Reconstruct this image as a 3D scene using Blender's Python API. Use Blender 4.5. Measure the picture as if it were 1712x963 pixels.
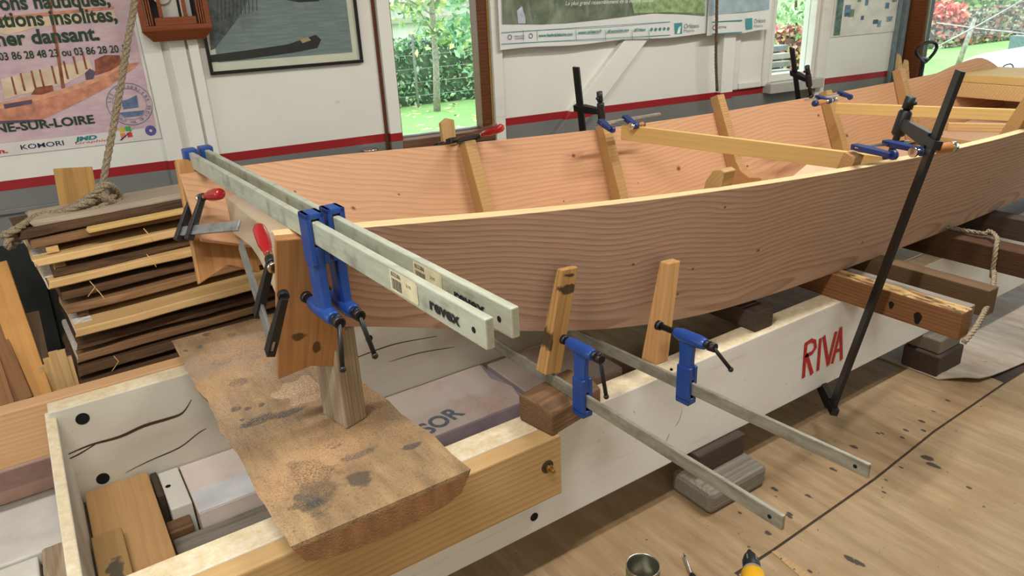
import bpy, bmesh, math, random
from mathutils import Vector as V, Matrix, noise as mnoise
random.seed(7)
for o in list(bpy.data.objects): bpy.data.objects.remove(o)
C = bpy.context.scene.collection
scn = bpy.context.scene

# ------------------------------------------------------------------ camera (x along the bench, y towards the window wall, z up)
F = 1220.0; PX, PY = 856.0, 481.5; CAMH = 1.6
dn = V((1000-PX, 3470-PY, F)).normalized(); upv = -dn                # plumb direction seen by the camera
hy = lambda x: PY-(upv.x*(x-PX)+upv.z*F)/upv.y
xv = V((2870-PX, hy(2870)-PY, F)).normalized()
yv = upv.cross(xv)
R3 = Matrix((xv, yv, upv))                                           # camera (right, down, forward) -> world
CAMP = V((0, 0, CAMH))
cam = bpy.data.cameras.new('camera'); cam.sensor_width = 36; cam.lens = F*36/1712
cam.clip_end = 200; cam.clip_start = .05
camo = bpy.data.objects.new('camera', cam); C.objects.link(camo)
mw = Matrix((R3.col[0], -R3.col[1], -R3.col[2])).transposed().to_4x4(); mw.translation = CAMP
camo.matrix_world = mw
scn.camera = camo
def ray(p): return (R3 @ V((p[0]-PX, p[1]-PY, F))).normalized()
def Pz(x, y, z): r = ray((x, y)); return CAMP+r*((z-CAMH)/r.z)       # the point of a level plane seen at a pixel
def Py(x, y, Y): r = ray((x, y)); return CAMP+r*(Y/r.y)
def Px(x, y, X): r = ray((x, y)); return CAMP+r*(X/r.x)
WU = V((1, -.135, 0)).normalized(); WN = V((-.135, -1, 0)).normalized(); WO = V((0, 3.58, 0))
MW = Matrix((WU, V((0, 0, 1)), WN)).transposed().to_4x4(); MW.translation = WO   # wall frame: u, height, into the room
def Pw(x, y, off=0):
    r = ray((x, y)); q = WO+WN*off; p = CAMP+r*((q-CAMP).dot(WN)/r.dot(WN)); l = MW.inverted() @ p
    return l.x, l.y

# ------------------------------------------------------------------ light
scn.view_settings.view_transform = 'Standard'; scn.view_settings.look = 'None'
scn.view_settings.gamma = 1; scn.view_settings.use_curve_mapping = False
scn.view_settings.exposure = 0.0
w = bpy.data.worlds.new('overcast_sky'); scn.world = w; w.use_nodes = True
bg = w.node_tree.nodes['Background']; bg.inputs[0].default_value = (.86, .94, 1, 1); bg.inputs[1].default_value = 3.6
def area(name, loc, sx, sy, power, col, rot=(0, 0, 0)):
    l = bpy.data.lights.new(name, 'AREA'); l.shape = 'RECTANGLE'; l.size = sx; l.size_y = sy; l.energy = power; l.color = col
    o = bpy.data.objects.new(name, l); C.objects.link(o); o.location = loc; o.rotation_euler = rot
    return o
area('ceiling_tube', (2.9, .95, 3.05), 1.5, .12, 80, (1, .985, .955))
area('ceiling_tube', (-.4, .6, 3.05), 1.5, .12, 76, (1, .975, .94))

area('ceiling_tube', (.2, -2.1, 3.05), 1.5, .12, 30, (1, .985, .95))

# ------------------------------------------------------------------ node helper
def lin(h):
    h = h.lstrip('#'); c = [int(h[i:i+2], 16)/255 for i in (0, 2, 4)]
    return tuple((x/12.92 if x <= .04045 else ((x+.055)/1.055)**2.4) for x in c)+(1,)
class G:
    def __init__(s, name):
        s.m = bpy.data.materials.new(name); s.m.use_nodes = True; s.t = s.m.node_tree; s.t.nodes.clear()
        s.out = s.t.nodes.new('ShaderNodeOutputMaterial')
    def node(s, t, ins=(), **pr):
        n = s.t.nodes.new(t)
        for k, v in pr.items(): setattr(n, k, v)
        for k, v in (ins.items() if isinstance(ins, dict) else enumerate(ins)):
            if v is None: continue
            if isinstance(v, bpy.types.NodeSocket): s.t.links.new(v, n.inputs[k])
            else: n.inputs[k].default_value = v
        return n
    def math(s, op, a, b=None, c=None, clamp=False): return s.node('ShaderNodeMath', (a, b, c), operation=op, use_clamp=clamp).outputs[0]
    def vm(s, op, a, b): return s.node('ShaderNodeVectorMath', (a, b), operation=op).outputs[0]
    def mix(s, f, a, b, mode='MIX'): return s.node('ShaderNodeMix', {0: f, 6: a, 7: b}, data_type='RGBA', blend_type=mode).outputs[2]
    def noise(s, v, sc, det=3, ro=.55, dist=0): return s.node('ShaderNodeTexNoise', {'Vector': v, 'Scale': sc, 'Detail': det, 'Roughness': ro, 'Distortion': dist}).outputs[0]
    def ramp(s, f, lo, hi): return s.node('ShaderNodeMapRange', (f, lo, hi, 0., 1.)).outputs[0]
    def coord(s, k='Object'): return s.node('ShaderNodeTexCoord').outputs[k]
    def scale(s, v, sc): return s.vm('MULTIPLY', v, sc)
    def rnd(s): return s.node('ShaderNodeObjectInfo').outputs['Random']
    def spots(s, co, lst, warp=.25, wsc=25):
        """soft mask of named blots at (x, y, rx, ry) on a surface"""
        n = s.node('ShaderNodeTexNoise', {'Vector': co, 'Scale': wsc, 'Detail': 3.}).outputs[0]
        sp = s.node('ShaderNodeSeparateXYZ', (co,)); tot = None
        for x, y, rx, ry in lst:
            dx = s.math('DIVIDE', s.math('SUBTRACT', sp.outputs[0], x), rx); dy = s.math('DIVIDE', s.math('SUBTRACT', sp.outputs[1], y), ry)
            d = s.math('SQRT', s.math('ADD', s.math('MULTIPLY', dx, dx), s.math('MULTIPLY', dy, dy)))
            d = s.math('ADD', d, s.math('MULTIPLY', s.math('SUBTRACT', n, .5), warp*6))
            k = s.ramp(d, 1.1, .8)
            tot = k if tot is None else s.math('MAXIMUM', tot, k)
        return tot
    def end(s, col, rough=.6, metal=0., bump=None, bstr=.2, bdist=.002, spec=.4, **kw):
        ins = {'Base Color': col, 'Roughness': rough, 'Metallic': metal, 'Specular IOR Level': spec}; ins.update(kw)
        p = s.node('ShaderNodeBsdfPrincipled', ins)
        if bump is not None:
            b = s.node('ShaderNodeBump', {'Strength': bstr, 'Distance': bdist, 'Height': bump}); s.t.links.new(b.outputs[0], p.inputs['Normal'])
        s.t.links.new(p.outputs[0], s.out.inputs[0]); return s.m
def plain(name, col, rough=.5, metal=0., var=.12, sc=30, spec=.4, **kw):
    g = G(name); n = g.noise(g.coord(), sc, 4); c = lin(col)
    d = tuple(x*(1-var*2.2) for x in c[:3])+(1,); l = tuple(min(1, x*(1+var)) for x in c[:3])+(1,)
    return g.end(g.mix(g.ramp(n, .3, .7), d, l), rough, metal, n, .08, .001, spec, **kw)
def wood(name, light, dark, freq=70, ringamt=.55, fib=.3, rough=.65, uv=False, pith=.08, warp=.02, knots=(), stains=(), stain_col='2a221c', blotch=None, blotch_amt=.5, bstr=.25, ends=None):
    g = G(name); co = g.coord('UV' if uv else 'Object')
    r = g.rnd(); off = g.node('ShaderNodeCombineXYZ', (g.math('MULTIPLY', r, 17.), g.math('MULTIPLY', r, 0. if uv else .21), g.math('MULTIPLY', r, .13))).outputs[0]
    c2 = g.vm('ADD', co, off)
    wv = g.noise(g.scale(c2, (1.1, 5., 5.)), 1.2, 3, .5)
    sp = g.node('ShaderNodeSeparateXYZ', (co,))
    y = g.math('SUBTRACT', sp.outputs[1], pith*.3); z = g.math('ADD', sp.outputs[2], pith)
    if uv: z = g.math('ADD', g.math('MULTIPLY', g.noise(g.scale(c2, (.8, 0., 0.)), 1., 2), .22), -.03)
    y = g.math('ADD', y, g.math('MULTIPLY', g.math('SUBTRACT', g.noise(g.scale(c2, (.9, .3, .3)), 1., 2), .5), .22 if uv else .06))
    rad = g.math('SQRT', g.math('ADD', g.math('MULTIPLY', y, y), g.math('MULTIPLY', z, z)))
    rad = g.math('ADD', rad, g.math('MULTIPLY', g.math('SUBTRACT', wv, .5), warp))
    if knots:
        for kx, ky, kr in knots:      # rings bend around knots
            dx = g.math('SUBTRACT', sp.outputs[0], kx); dy = g.math('SUBTRACT', sp.outputs[1], ky)
            d2 = g.math('ADD', g.math('MULTIPLY', g.math('MULTIPLY', dx, dx), .25), g.math('MULTIPLY', dy, dy))
            rad = g.math('ADD', rad, g.math('MULTIPLY', g.math('EXPONENT', g.math('MULTIPLY', d2, -1./(kr*kr*9))), kr*1.2))
    t = g.math('FRACT', g.math('MULTIPLY', rad, float(freq)))
    ringv = g.math('MULTIPLY', g.math('POWER', t, 2.5), g.ramp(t, 1.0, .9))
    fibre = g.noise(g.scale(c2, (5., 160., 160.)), 1., 4, .6)
    fm = g.ramp(fibre, .35, .75)
    k = g.math('ADD', g.math('MULTIPLY', ringv, ringamt), g.math('MULTIPLY', fm, fib), clamp=True)
    col = g.mix(k, lin(light), lin(dark))
    big = g.noise(c2, 2.3, 4, .6)
    if blotch: col = g.mix(g.math('MULTIPLY', g.ramp(big, .42, .68), blotch_amt), col, lin(blotch))
    else: col = g.mix(g.math('MULTIPLY', g.ramp(big, .35, .75), .18), col, lin(dark))
    if knots:
        ks = g.spots(co, [(a, b, c*1.2, c) for a, b, c in knots], .05, 40)
        col = g.mix(g.math('MULTIPLY', ks, .6), col, lin('7a4a2c'))
        ks = g.spots(co, [(a, b, c*.6, c*.5) for a, b, c in knots], .05, 60)
        col = g.mix(g.math('MULTIPLY', ks, .7), col, lin('2e1a10'))
    if stains: col = g.mix(g.math('MULTIPLY', g.spots(co, stains, .35, 30), .85), col, lin(stain_col))
    return g.end(col, rough, 0., g.math('ADD', fibre, g.math('MULTIPLY', ringv, .6)), bstr, .0015, .3)

# ------------------------------------------------------------------ geometry helper
ID = Matrix.Identity(4)
def basis(o, x, z):
    x = V(x).normalized(); z = V(z); y = z.cross(x).normalized(); z = x.cross(y)
    m = Matrix((x, y, z)).transposed().to_4x4(); m.translation = V(o); return m
class MB:
    def __init__(s): s.b = bmesh.new(); s.uv = s.b.loops.layers.uv.new('uv')
    def face(s, vs, smooth=False, mi=0):
        try: f = s.b.faces.new(vs)
        except ValueError: return None
        f.smooth = smooth; f.material_index = mi; return f
    def box(s, x0, x1, y0, y1, z0, z1, M=ID, mi=0):
        v = [s.b.verts.new(M @ V((x, y, z))) for x in (x0, x1) for y in (y0, y1) for z in (z0, z1)]
        for f in ((0, 1, 3, 2), (4, 6, 7, 5), (0, 4, 5, 1), (2, 3, 7, 6), (0, 2, 6, 4), (1, 5, 7, 3)): s.face([v[i] for i in f], mi=mi)
        return s
    def prism(s, poly, z0, z1, M=ID, mi=0):
        a = [s.b.verts.new(M @ V((x, y, z0))) for x, y in poly]; b = [s.b.verts.new(M @ V((x, y, z1))) for x, y in poly]
        s.face(a[::-1], mi=mi); s.face(b, mi=mi); n = len(a)
        for i in range(n): s.face([a[i], a[(i+1) % n], b[(i+1) % n], b[i]], mi=mi)
        return s
    def loft(s, rings, closed=True, caps=True, smooth=True, mi=0, uvs=None):
        vv = [[s.b.verts.new(V(p)) for p in r] for r in rings]
        n = len(vv[0])
        for i in range(len(vv)-1):
            for j in range(n if closed else n-1):
                j2 = (j+1) % n; f = s.face([vv[i][j], vv[i][j2], vv[i+1][j2], vv[i+1][j]], smooth, mi)
                if f and uvs:
                    for l, q in zip(f.loops, ((i, j), (i, j+1), (i+1, j+1), (i+1, j))): l[s.uv].uv = uvs(*q) if uvs.__code__.co_argcount < 3 else uvs(*q, j)
        if caps and closed: s.face(vv[0][::-1], mi=mi); s.face(vv[-1], mi=mi)
        return s
    def tube(s, pts, r, seg=10, smooth=True, mi=0):
        pts = [V(p) for p in pts]; rr = r if isinstance(r, (list, tuple)) else [r]*len(pts); rings = []; up = None
        for i, p in enumerate(pts):
            t = (pts[min(i+1, len(pts)-1)]-pts[max(i-1, 0)]).normalized()
            if up is None: up = t.orthogonal().normalized()
            up = (up-t*up.dot(t)).normalized(); q = t.cross(up)
            rings.append([p+(up*math.cos(a)+q*math.sin(a))*rr[i] for a in [2*math.pi*k/seg for k in range(seg)]])
        return s.loft(rings, True, True, smooth, mi)
    def cyl(s, p0, p1, r0, r1=None, seg=16, mi=0): return s.tube([p0, p1], [r0, r0 if r1 is None else r1], seg, True, mi)
    def sphere(s, c, r, M=ID, seg=12):
        bmesh.ops.create_uvsphere(s.b, u_segments=seg, v_segments=seg//2+2, radius=1, matrix=M @ Matrix.Translation(c) @ Matrix.Diagonal((*(r if hasattr(r, '__len__') else (r, r, r)), 1)))
        return s
    def poly(s, pts, M=ID, mi=0): s.face([s.b.verts.new(M @ V(p)) for p in pts], mi=mi); return s
    def build(s, name, mat, parent=None, M=None, bevel=0, seg=2, recalc=True):
        if recalc: bmesh.ops.recalc_face_normals(s.b, faces=s.b.faces)
        me = bpy.data.meshes.new(name); s.b.to_mesh(me); s.b.free()
        for m in (mat if isinstance(mat, (list, tuple)) else [mat]): me.materials.append(m)
        o = bpy.data.objects.new(name, me); C.objects.link(o)
        if parent: o.parent = parent
        if M is not None: o.matrix_basis = M
        if bevel:
            b = o.modifiers.new('bevel', 'BEVEL'); b.width = bevel; b.segments = seg; b.limit_method = 'ANGLE'; b.angle_limit = .7
        return o
def tag(o, label, cat, group=None, kind=None):
    if label: o['label'] = label
    if cat: o['category'] = cat
    if group: o['group'] = group
    if kind: o['kind'] = kind
    return o
def thing(name, label, cat, M=ID, group=None):
    o = bpy.data.objects.new(name, None); C.objects.link(o); o.empty_display_size = .05
    o.matrix_basis = M if isinstance(M, Matrix) else Matrix.Translation(V(M)); return tag(o, label, cat, group)
def struct(name, mb, mat, M=None, bevel=0):
    o = mb.build(name, mat, None, M, bevel); o['kind'] = 'structure'; return o
def dup(root, M, label, group=None):
    r = root.copy(); C.objects.link(r); r.matrix_basis = M; r['label'] = label
    if group: r['group'] = group
    def rec(a, b):
        for ch in list(a.children):
            c = ch.copy(); C.objects.link(c); c.parent = b; rec(ch, c)
    rec(root, r); return r
def lumber(L, W, T, n=14, live=0., sag=0., seed=0, rough=0., endj=0.):
    """a board from x=0 to L, centred on y, top face at z=0; live = wander of its side edges, rough = saw waviness"""
    rnd = random.Random(seed); m = MB(); rings = []
    for i in range(n+1):
        x = L*i/n; a = W/2+live*mnoise.noise(V((x*2.5, seed*3.1, 0)))+live*.6*mnoise.noise(V((x*9, seed*1.7, 4)))
        b = W/2+live*mnoise.noise(V((x*2.5, seed*5.7, 9)))+live*.6*mnoise.noise(V((x*9, seed*2.3, 7)))
        z = sag*math.sin(math.pi*i/n)+rough*mnoise.noise(V((x*3, seed, 2)))
        e = live*.5
        rings.append([(x, -a, z-T*.15), (x, -a+T*.12, z), (x, b-T*.12, z), (x, b, z-T*.15), (x, b+e, z-T*.85), (x, b+e-T*.12, z-T), (x, -a-e+T*.12, z-T), (x, -a-e, z-T*.85)])
    if endj:
        for k in (0, -1): rings[k] = [(p[0]+(endj*rnd.uniform(-1, 1)), p[1], p[2]) for p in rings[k]]
    return m.loft(rings, True, True, False)
def text(s, name, M, mat, parent, height=None, width=None, shear=0., bold=0., align='LEFT', squash=1.):
    cu = bpy.data.curves.new('t', 'FONT'); cu.body = s; cu.size = 1; cu.shear = shear; cu.offset = bold; cu.align_x = align; cu.resolution_u = 3
    t = bpy.data.objects.new('t', cu); C.objects.link(t); bpy.context.view_layer.update()
    me = bpy.data.meshes.new_from_object(t.evaluated_get(bpy.context.evaluated_depsgraph_get()))
    xs = [v.co.x for v in me.vertices]; ys = [v.co.y for v in me.vertices]
    sx = sy = 1
    if height: sy = height/.69; sx = sy*squash
    if width: sx = width/(max(xs)-min(xs)); sy = sy if height else sx
    me.transform(Matrix.Diagonal((sx, sy, 1, 1)) @ Matrix.Translation((-min(xs) if align == 'LEFT' else 0, 0, 0)))
    bpy.data.objects.remove(t); bpy.data.curves.remove(cu)
    me.name = name; me.materials.append(mat); o = bpy.data.objects.new(name, me); C.objects.link(o)
    if parent: o.parent = parent
    o.matrix_basis = M; return o
def at(u, v, z=0, rot=0): return Matrix.Translation((u, v, z)) @ Matrix.Rotation(rot, 4, 'Z')
def smooth_path(pts, n=8):
    pts = [V(p) for p in pts]; out = []
    for i in range(len(pts)-1):
        p0, p1, p2, p3 = pts[max(i-1, 0)], pts[i], pts[i+1], pts[min(i+2, len(pts)-1)]
        for k in range(n):
            t = k/n; out.append(.5*((2*p1)+(p2-p0)*t+(2*p0-5*p1+4*p2-p3)*t*t+(3*p1-p0-3*p2+p3)*t**3))
    return out+[pts[-1]]
def rope_mesh(m, pts, r, pitch=None):
    """three laid strands around a path"""
    pitch = pitch or r*6.5; P = smooth_path(pts, 10)
    Q = [P[0]]; step = pitch/7                                        # resample evenly
    acc = 0
    for a, b in zip(P, P[1:]):
        L = (b-a).length; d = step-acc
        while d <= L: Q.append(a.lerp(b, d/L)); d += step
        acc = (acc+L) % step if L else acc
    Q.append(P[-1]); up = None; fr = []
    for i, p in enumerate(Q):
        t = (Q[min(i+1, len(Q)-1)]-Q[max(i-1, 0)]).normalized()
        if up is None: up = t.orthogonal().normalized()
        up = (up-t*up.dot(t)).normalized(); fr.append((p, up.copy(), t.cross(up)))
    for s in range(3):
        m.tube([p+(a*math.cos(2*math.pi*(i/7+s/3))+b*math.sin(2*math.pi*(i/7+s/3)))*r*.52 for i, (p, a, b) in enumerate(fr)], r*.56, 6)
    return m
def leafcards(m, n, sampler, size, seed=1, flat=False):
    rnd = random.Random(seed)
    for _ in range(n):
        p = V(sampler(rnd)); s = size*rnd.uniform(.6, 1.4)
        d = V((rnd.gauss(0, 1), rnd.gauss(0, 1), rnd.gauss(0, .1 if flat else 1))).normalized(); e = (d.cross(V((0, 0, 1))) if flat else d.orthogonal()).normalized()
        if not flat: e = Matrix.Rotation(rnd.uniform(0, 6.3), 3, d) @ e
        q = d.cross(e)*.12*s
        m.poly([p-d*s*.5, p+e*s*.3+q, p+d*s*.5, p-e*s*.3+q])
    return m
def leafmat(name, cols, rough=.55):
    g = G(name); r = g.node('ShaderNodeNewGeometry').outputs['Random Per Island']
    rp = g.node('ShaderNodeValToRGB', (r,)); cr = rp.color_ramp; cr.interpolation = 'CONSTANT'
    while len(cr.elements) < len(cols): cr.elements.new(.5)
    for i, c in enumerate(cols): cr.elements[i].position = i/len(cols); cr.elements[i].color = lin(c)
    return g.end(rp.outputs[0], rough)

# ------------------------------------------------------------------ materials
M_ = {}
M_['fir_out'] = wood('fir_plank', 'cf9c76', 'a26a46', 75, .75, .3, .6, uv=True, knots=[(1.62, .25, .009), (2.05, .05, .008), (2.3, .3, .008), (2.55, .12, .007), (.9, .2, .008), (3.0, .28, .008)])
M_['fir_in'] = wood('fir_plank_inside', 'dda678', 'b3764a', 60, .6, .25, .6, uv=True, knots=[(.42, .16, .013), (.70, .15, .007), (1.17, .10, .008), (1.60, .33, .016), (2.2, .16, .018), (2.32, .26, .009), (2.7, .2, .012), (3.2, .3, .02), (3.5, .12, .016), (3.9, .25, .012)])
M_['pale'] = wood('pale_spruce', 'b8935f', '8d683a', 90, .4, .25)
M_['pale2'] = wood('pale_spruce_batten', 'd2b070', 'b79150', 60, .3, .2)
M_['oak'] = wood('pale_oak', 'c39a68', '8a6238', 110, .55, .5)
M_['ply_edge'] = wood('plywood_pad', 'bd8a55', '8f6238', 60, .5, .35)
M_['weath'] = wood('weathered_post', 'b09c82', '6f5a44', 120, .5, .55, .75)
M_['brown'] = wood('brown_timber', '7d5f42', '49331f', 120, .6, .5, .75)
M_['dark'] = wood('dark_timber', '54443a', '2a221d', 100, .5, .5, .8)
M_['grey'] = wood('grey_timber', '8d8578', '524a40', 110, .5, .5, .85)
M_['orange'] = wood('orange_timber', 'a8693a', '6e3f1f', 80, .6, .4, .6)
M_['pile_light'] = wood('sawn_board_light', 'd9b57e', 'a67c48', 70, .5, .35, .75)
M_['pile_mid'] = wood('sawn_board_brown', '96714e', '5f4127', 70, .5, .5, .8)
M_['pile_dark'] = wood('sawn_board_bark', '64482f', '2f2016', 50, .6, .7, .9, bstr=.9)
M_['pile_grey'] = wood('sawn_board_grey', 'b7a58c', '7a6a58', 90, .5, .5, .85, blotch='8a8078', blotch_amt=.6)
M_['white_end'] = plain('white_end_paint', 'd8d0c4', .8, 0, .15, 60)
M_['yellow'] = wood('yellow_timber', 'c6a472', '96764a', 60, .5, .3, .65)
M_['sill'] = wood('old_sill', '6f4a2e', '3d2616', 60, .5, .6, .8, blotch='8a7a66', blotch_amt=.5)
M_['jamb'] = wood('brown_jamb', '6b3c1e', '3c200f', 60, .5, .5, .5)
M_['blue'] = plain('blue_enamel', '1d4287', .32, 0, .08, 20, .5)
M_['navy'] = plain('navy_plastic', '1b2f66', .4, 0, .06, 20, .5)
M_['black'] = plain('black_steel', '121212', .45, .0, .2, 40, .5)
M_['black_soft'] = plain('black_plastic', '17181a', .5)
M_['red_handle'] = plain('red_lacquer', 'a3141c', .25, 0, .05, 10, .6)
M_['brass'] = plain('brass_tip', 'b79a62', .35, 1.)
M_['chrome'] = plain('chrome', 'd6d6d4', .18, 1.)
def metal_bar(name, c, d, rough=.42, metal=.55):
    g = G(name); co = g.coord(); n = g.noise(g.scale(co, (12., 60., 60.)), 1., 4, .65); n2 = g.noise(co, 14., 4)
    col = g.mix(g.ramp(n, .3, .75), lin(c), lin(d)); col = g.mix(g.math('MULTIPLY', g.ramp(n2, .55, .72), .55), col, lin('6b665a'))
    return g.end(col, g.math('ADD', g.math('MULTIPLY', n2, .3), rough-.12), metal, n, .06, .001)
M_['bar'] = metal_bar('galvanised_bar', 'c2c5b2', 'a2a592', .5, .35)
M_['steel'] = metal_bar('zinc_steel', 'b9bfbe', '83888a', .35, .8)
M_['steel2'] = metal_bar('dull_steel', 'b0aea0', '807c6c', .42, .6)
M_['rust'] = metal_bar('rusty_bar', '7a5b46', '4f3626', .6, .4)
def painted(name, base='d3cec2', worn='b89a6c', stains=(), amt=.5, top=True):
    g = G(name); co = g.coord(); n = g.noise(g.scale(co, (1., 3.5, 3.5)), 2.2, 5, .6); n2 = g.noise(co, 40., 5, .7); sc = g.noise(g.scale(co, (2., 30., 30.)), 2., 4)
    col = g.mix(g.math('MULTIPLY', g.ramp(n, .5, .8), amt), lin(base), lin('b5aa96'))
    col = g.mix(g.math('MULTIPLY', g.ramp(n2, .66, .74), .6), col, lin('7c6a52'))
    col = g.mix(g.math('MULTIPLY', g.ramp(sc, .62, .8), .35), col, lin('9a8f7c'))
    if top:      # bare timber on the upper edge
        nz = g.node('ShaderNodeSeparateXYZ', (g.node('ShaderNodeTexCoord').outputs['Normal'],)).outputs[2]
        wn = g.math('ADD', g.ramp(nz, .6, .9), g.math('MULTIPLY', g.math('SUBTRACT', g.noise(g.scale(co, (2., 14., 14.)), 3., 4), .6), 1.2), clamp=True)
        t = g.math('MULTIPLY', g.ramp(nz, .5, .8), g.ramp(wn, .3, .8))
        col = g.mix(t, col, g.mix(g.ramp(n2, .3, .7), lin('cbb58a'), lin('e4d9bf')))
    if stains: col = g.mix(g.math('MULTIPLY', g.spots(co, stains, .3, 30), .7), col, lin('6b5238'))
    return g.end(col, .6, 0., n2, .15, .001)
M_['girder'] = painted('white_painted_girder', 'e0ded9', amt=.3)
M_['girder_far'] = painted('white_painted_girder_far', 'cbc5b5')
M_['paintwhite'] = plain('white_gloss_paint', 'd9d6ca', .45, 0, .05, 6)
M_['paintworn'] = painted('white_worn_paint', 'dad7cd', 'b89a6c', (), .4, False)
M_['hole'] = plain('bolt_hole', '0c0b0a', .9)
M_['crack'] = plain('crack', '4a3522', .95)
M_['redpaint'] = plain('red_paint', 'bb2a24', .7, 0, .2, 120)
M_['letter_grey'] = plain('grey_print', '77808a', .8, 0, .15, 90)
M_['ink'] = plain('black_ink', '15151a', .7)
M_['sticker'] = plain('cream_sticker', 'cfc5a2', .5)
M_['rope'] = plain('hemp_rope', '9a8a72', .95, 0, .3, 200, .1)
M_['rope_dark'] = plain('tarred_rope', '6b5a44', .95, 0, .35, 200, .1)

# ------------------------------------------------------------------ the room
g = G('workshop_floor'); co = g.coord(); n = g.noise(g.scale(co, (3., .8, 1.)), 3., 5, .6)
col = g.mix(g.ramp(n, .35, .7), lin('3f3226'), lin('2c231b')); M_['floor'] = g.end(col, .75, 0., n, .2, .003)
def sheet_mat(name, a, b, spots, sheen=.62, seam=None):
    g = G(name); co = g.coord(); n = g.noise(g.scale(co, (9., 1.3, 1.)), 2.2, 5, .62); n2 = g.noise(co, 3., 5, .6); f = g.noise(g.scale(co, (120., 8., 1.)), 1., 3)
    col = g.mix(g.ramp(n, .32, .7), lin(a), lin(b)); col = g.mix(g.math('MULTIPLY', g.ramp(n2, .5, .72), .55), col, lin('8a6a46'))
    col = g.mix(g.math('MULTIPLY', g.ramp(f, .5, .8), .25), col, lin('7d6042'))
    fl = g.noise(co, 38., 3, .6); col = g.mix(g.math('MULTIPLY', g.ramp(fl, .70, .73), .8), col, lin('3b322c'))
    if spots: col = g.mix(g.math('MULTIPLY', g.spots(co, spots, .3, 40), .88), col, lin('26221f'))
    return g.end(col, g.math('ADD', g.math('MULTIPLY', n2, .2), sheen-.12), 0., g.math('ADD', n, n2), .35, .004, .35)
MB0 = MB()
struct('floor', MB().box(-2.6, 9.5, -3.2, 3.6, -.1, 0), M_['floor'])
def fl(*px): return [Pz(x, y, 0) for x, y in px]
def flspot(lst):                       # blots of paint where they lie on the floor
    out = []
    for x, y, r in lst:
        p = Pz(x, y, 0); d = (p-CAMP).length; out.append((p.x, p.y, r*d/F*.62, r*d/F*1.05))
    return out
spA = flspot([(1550, 768, 9), (1557, 779, 8), (1563, 782, 7), (1481, 805, 4), (1421, 938, 9), (1435, 944, 9), (1506, 784, 4), (1354, 958, 4), (1477, 825, 3), (1620, 818, 4)])
spB = flspot([(1541, 707, 5), (1515, 722, 4), (1543, 722, 4), (1426, 749, 6), (1468, 727, 3), (1475, 727, 3), (1392, 787, 6), (1294, 820, 6), (1283, 894, 7), (1318, 865, 6), (1320, 862, 5), (1352, 832, 6), (1508, 734, 4), (1237, 860, 4), (1560, 690, 3), (1585, 672, 4)])
MA = sheet_mat('plywood_sheet_near', 'a68f6e', '887151', spA); MBm = sheet_mat('plywood_sheet_bench', 'a38a69', '806748', spB); MC = sheet_mat('plywood_sheet_far', 'b9ab9c', '988b7c', [])
def sheet(label, poly, z, mat, t=.004, n=0, curl=None):
    m = MB(); vs = []
    m.prism(poly, z, z+t)
    o = m.build('plywood_sheet', mat); return tag(o, label, 'floor sheet', 'plywood sheets laid on the floor')
a = [Pz(1160, 963, 0), Pz(1290, 921, 0), Pz(1460, 802, 0), Pz(1560, 722, 0), Pz(1677, 642, 0), Pz(1750, 596, 0)]
edge = [(p.x, p.y) for p in a]
edge[0] = (-2.5, edge[0][1]); en = edge[:5]+[(3.45, 1.10), (5.2, 1.0)]; near = [(x, y-.009) for x, y in en]
sheet('long tan plywood sheet under the bench, its dark edge running across the floor', edge[:5]+[(3.18, 1.62), (3.05, 2.6), (-2.5, 2.6)], .0004, MBm, .0058)
kx = 1.40; ky = near[1][1]+(near[2][1]-near[1][1])*max(0, (kx-near[1][0])/(near[2][0]-near[1][0]))
sheet('tan plywood sheet under the drill, at the bottom edge of the photo', [(-2.5, -3.1), (kx-.004, -3.1), (kx-.004, ky), near[1], near[0]] if near[1][0] < kx else [(-2.5, -3.1), (kx-.004, -3.1), (kx-.004, near[0][1]), near[0]], .0004, sheet_mat('plywood_sheet_corner', '9c825f', '7d6245', []), .0056)
sheet('wide tan plywood sheet in the right foreground spotted with black paint', [(kx+.002, -3.1), (5.2, -3.1), near[-1]]+[p for p in near[::-1][1:] if p[0] > kx+.01]+[(kx+.002, ky)], .0004, MA, .0056)
m = MB(); rings = []
for x, y, k in [(2.925, 1.275, .0), (2.96, 1.235, .012), (2.99, 1.20, .02), (3.03, 1.162, .018), (3.10, 1.15, .010), (3.2, 1.142, .003), (3.42, 1.12, 0), (4.2, 1.06, 0), (5.2, .98, 0)]:
    rings.append([(x, y, .0075+k), (x, y+.10, .0072+k*.2), (x, 2.7, .007), (x, 2.7, .011), (x, y+.10, .0115+k*.2), (x, y, .0118+k)])
m.loft(rings, True, True, False)
tag(m.build('plywood_sheet', MC), 'greyish plywood sheet with a curled front edge beyond the block stack', 'floor sheet', 'plywood sheets laid on the floor')

# wall: white boards, red line, grey dado
g = G('workshop_wall_paint'); co = g.coord(); sp = g.node('ShaderNodeSeparateXYZ', (co,)); yy = sp.outputs[1]
n = g.noise(co, 1.7, 4); n2 = g.noise(co, 60., 3)
white = g.mix(g.ramp(n, .3, .7), lin('e3e1d8'), lin('dad7cc')); white = g.mix(g.math('MULTIPLY', g.ramp(g.noise(co, 9., 4), .70, .76), .5), white, lin('a39c8a'))
redc = g.mix(n2, lin('9c1c22'), lin('8a161d')); grey = g.mix(g.ramp(n, .3, .7), lin('7d7d78'), lin('6c6c68'))
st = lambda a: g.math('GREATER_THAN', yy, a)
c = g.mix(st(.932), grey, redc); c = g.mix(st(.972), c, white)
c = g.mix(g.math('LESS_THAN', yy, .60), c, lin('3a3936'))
M_['wall'] = g.end(c, .55, 0., g.math('ADD', n2, n), .06, .001)
T = -.12
m = MB()
TOP = 3.2
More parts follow.
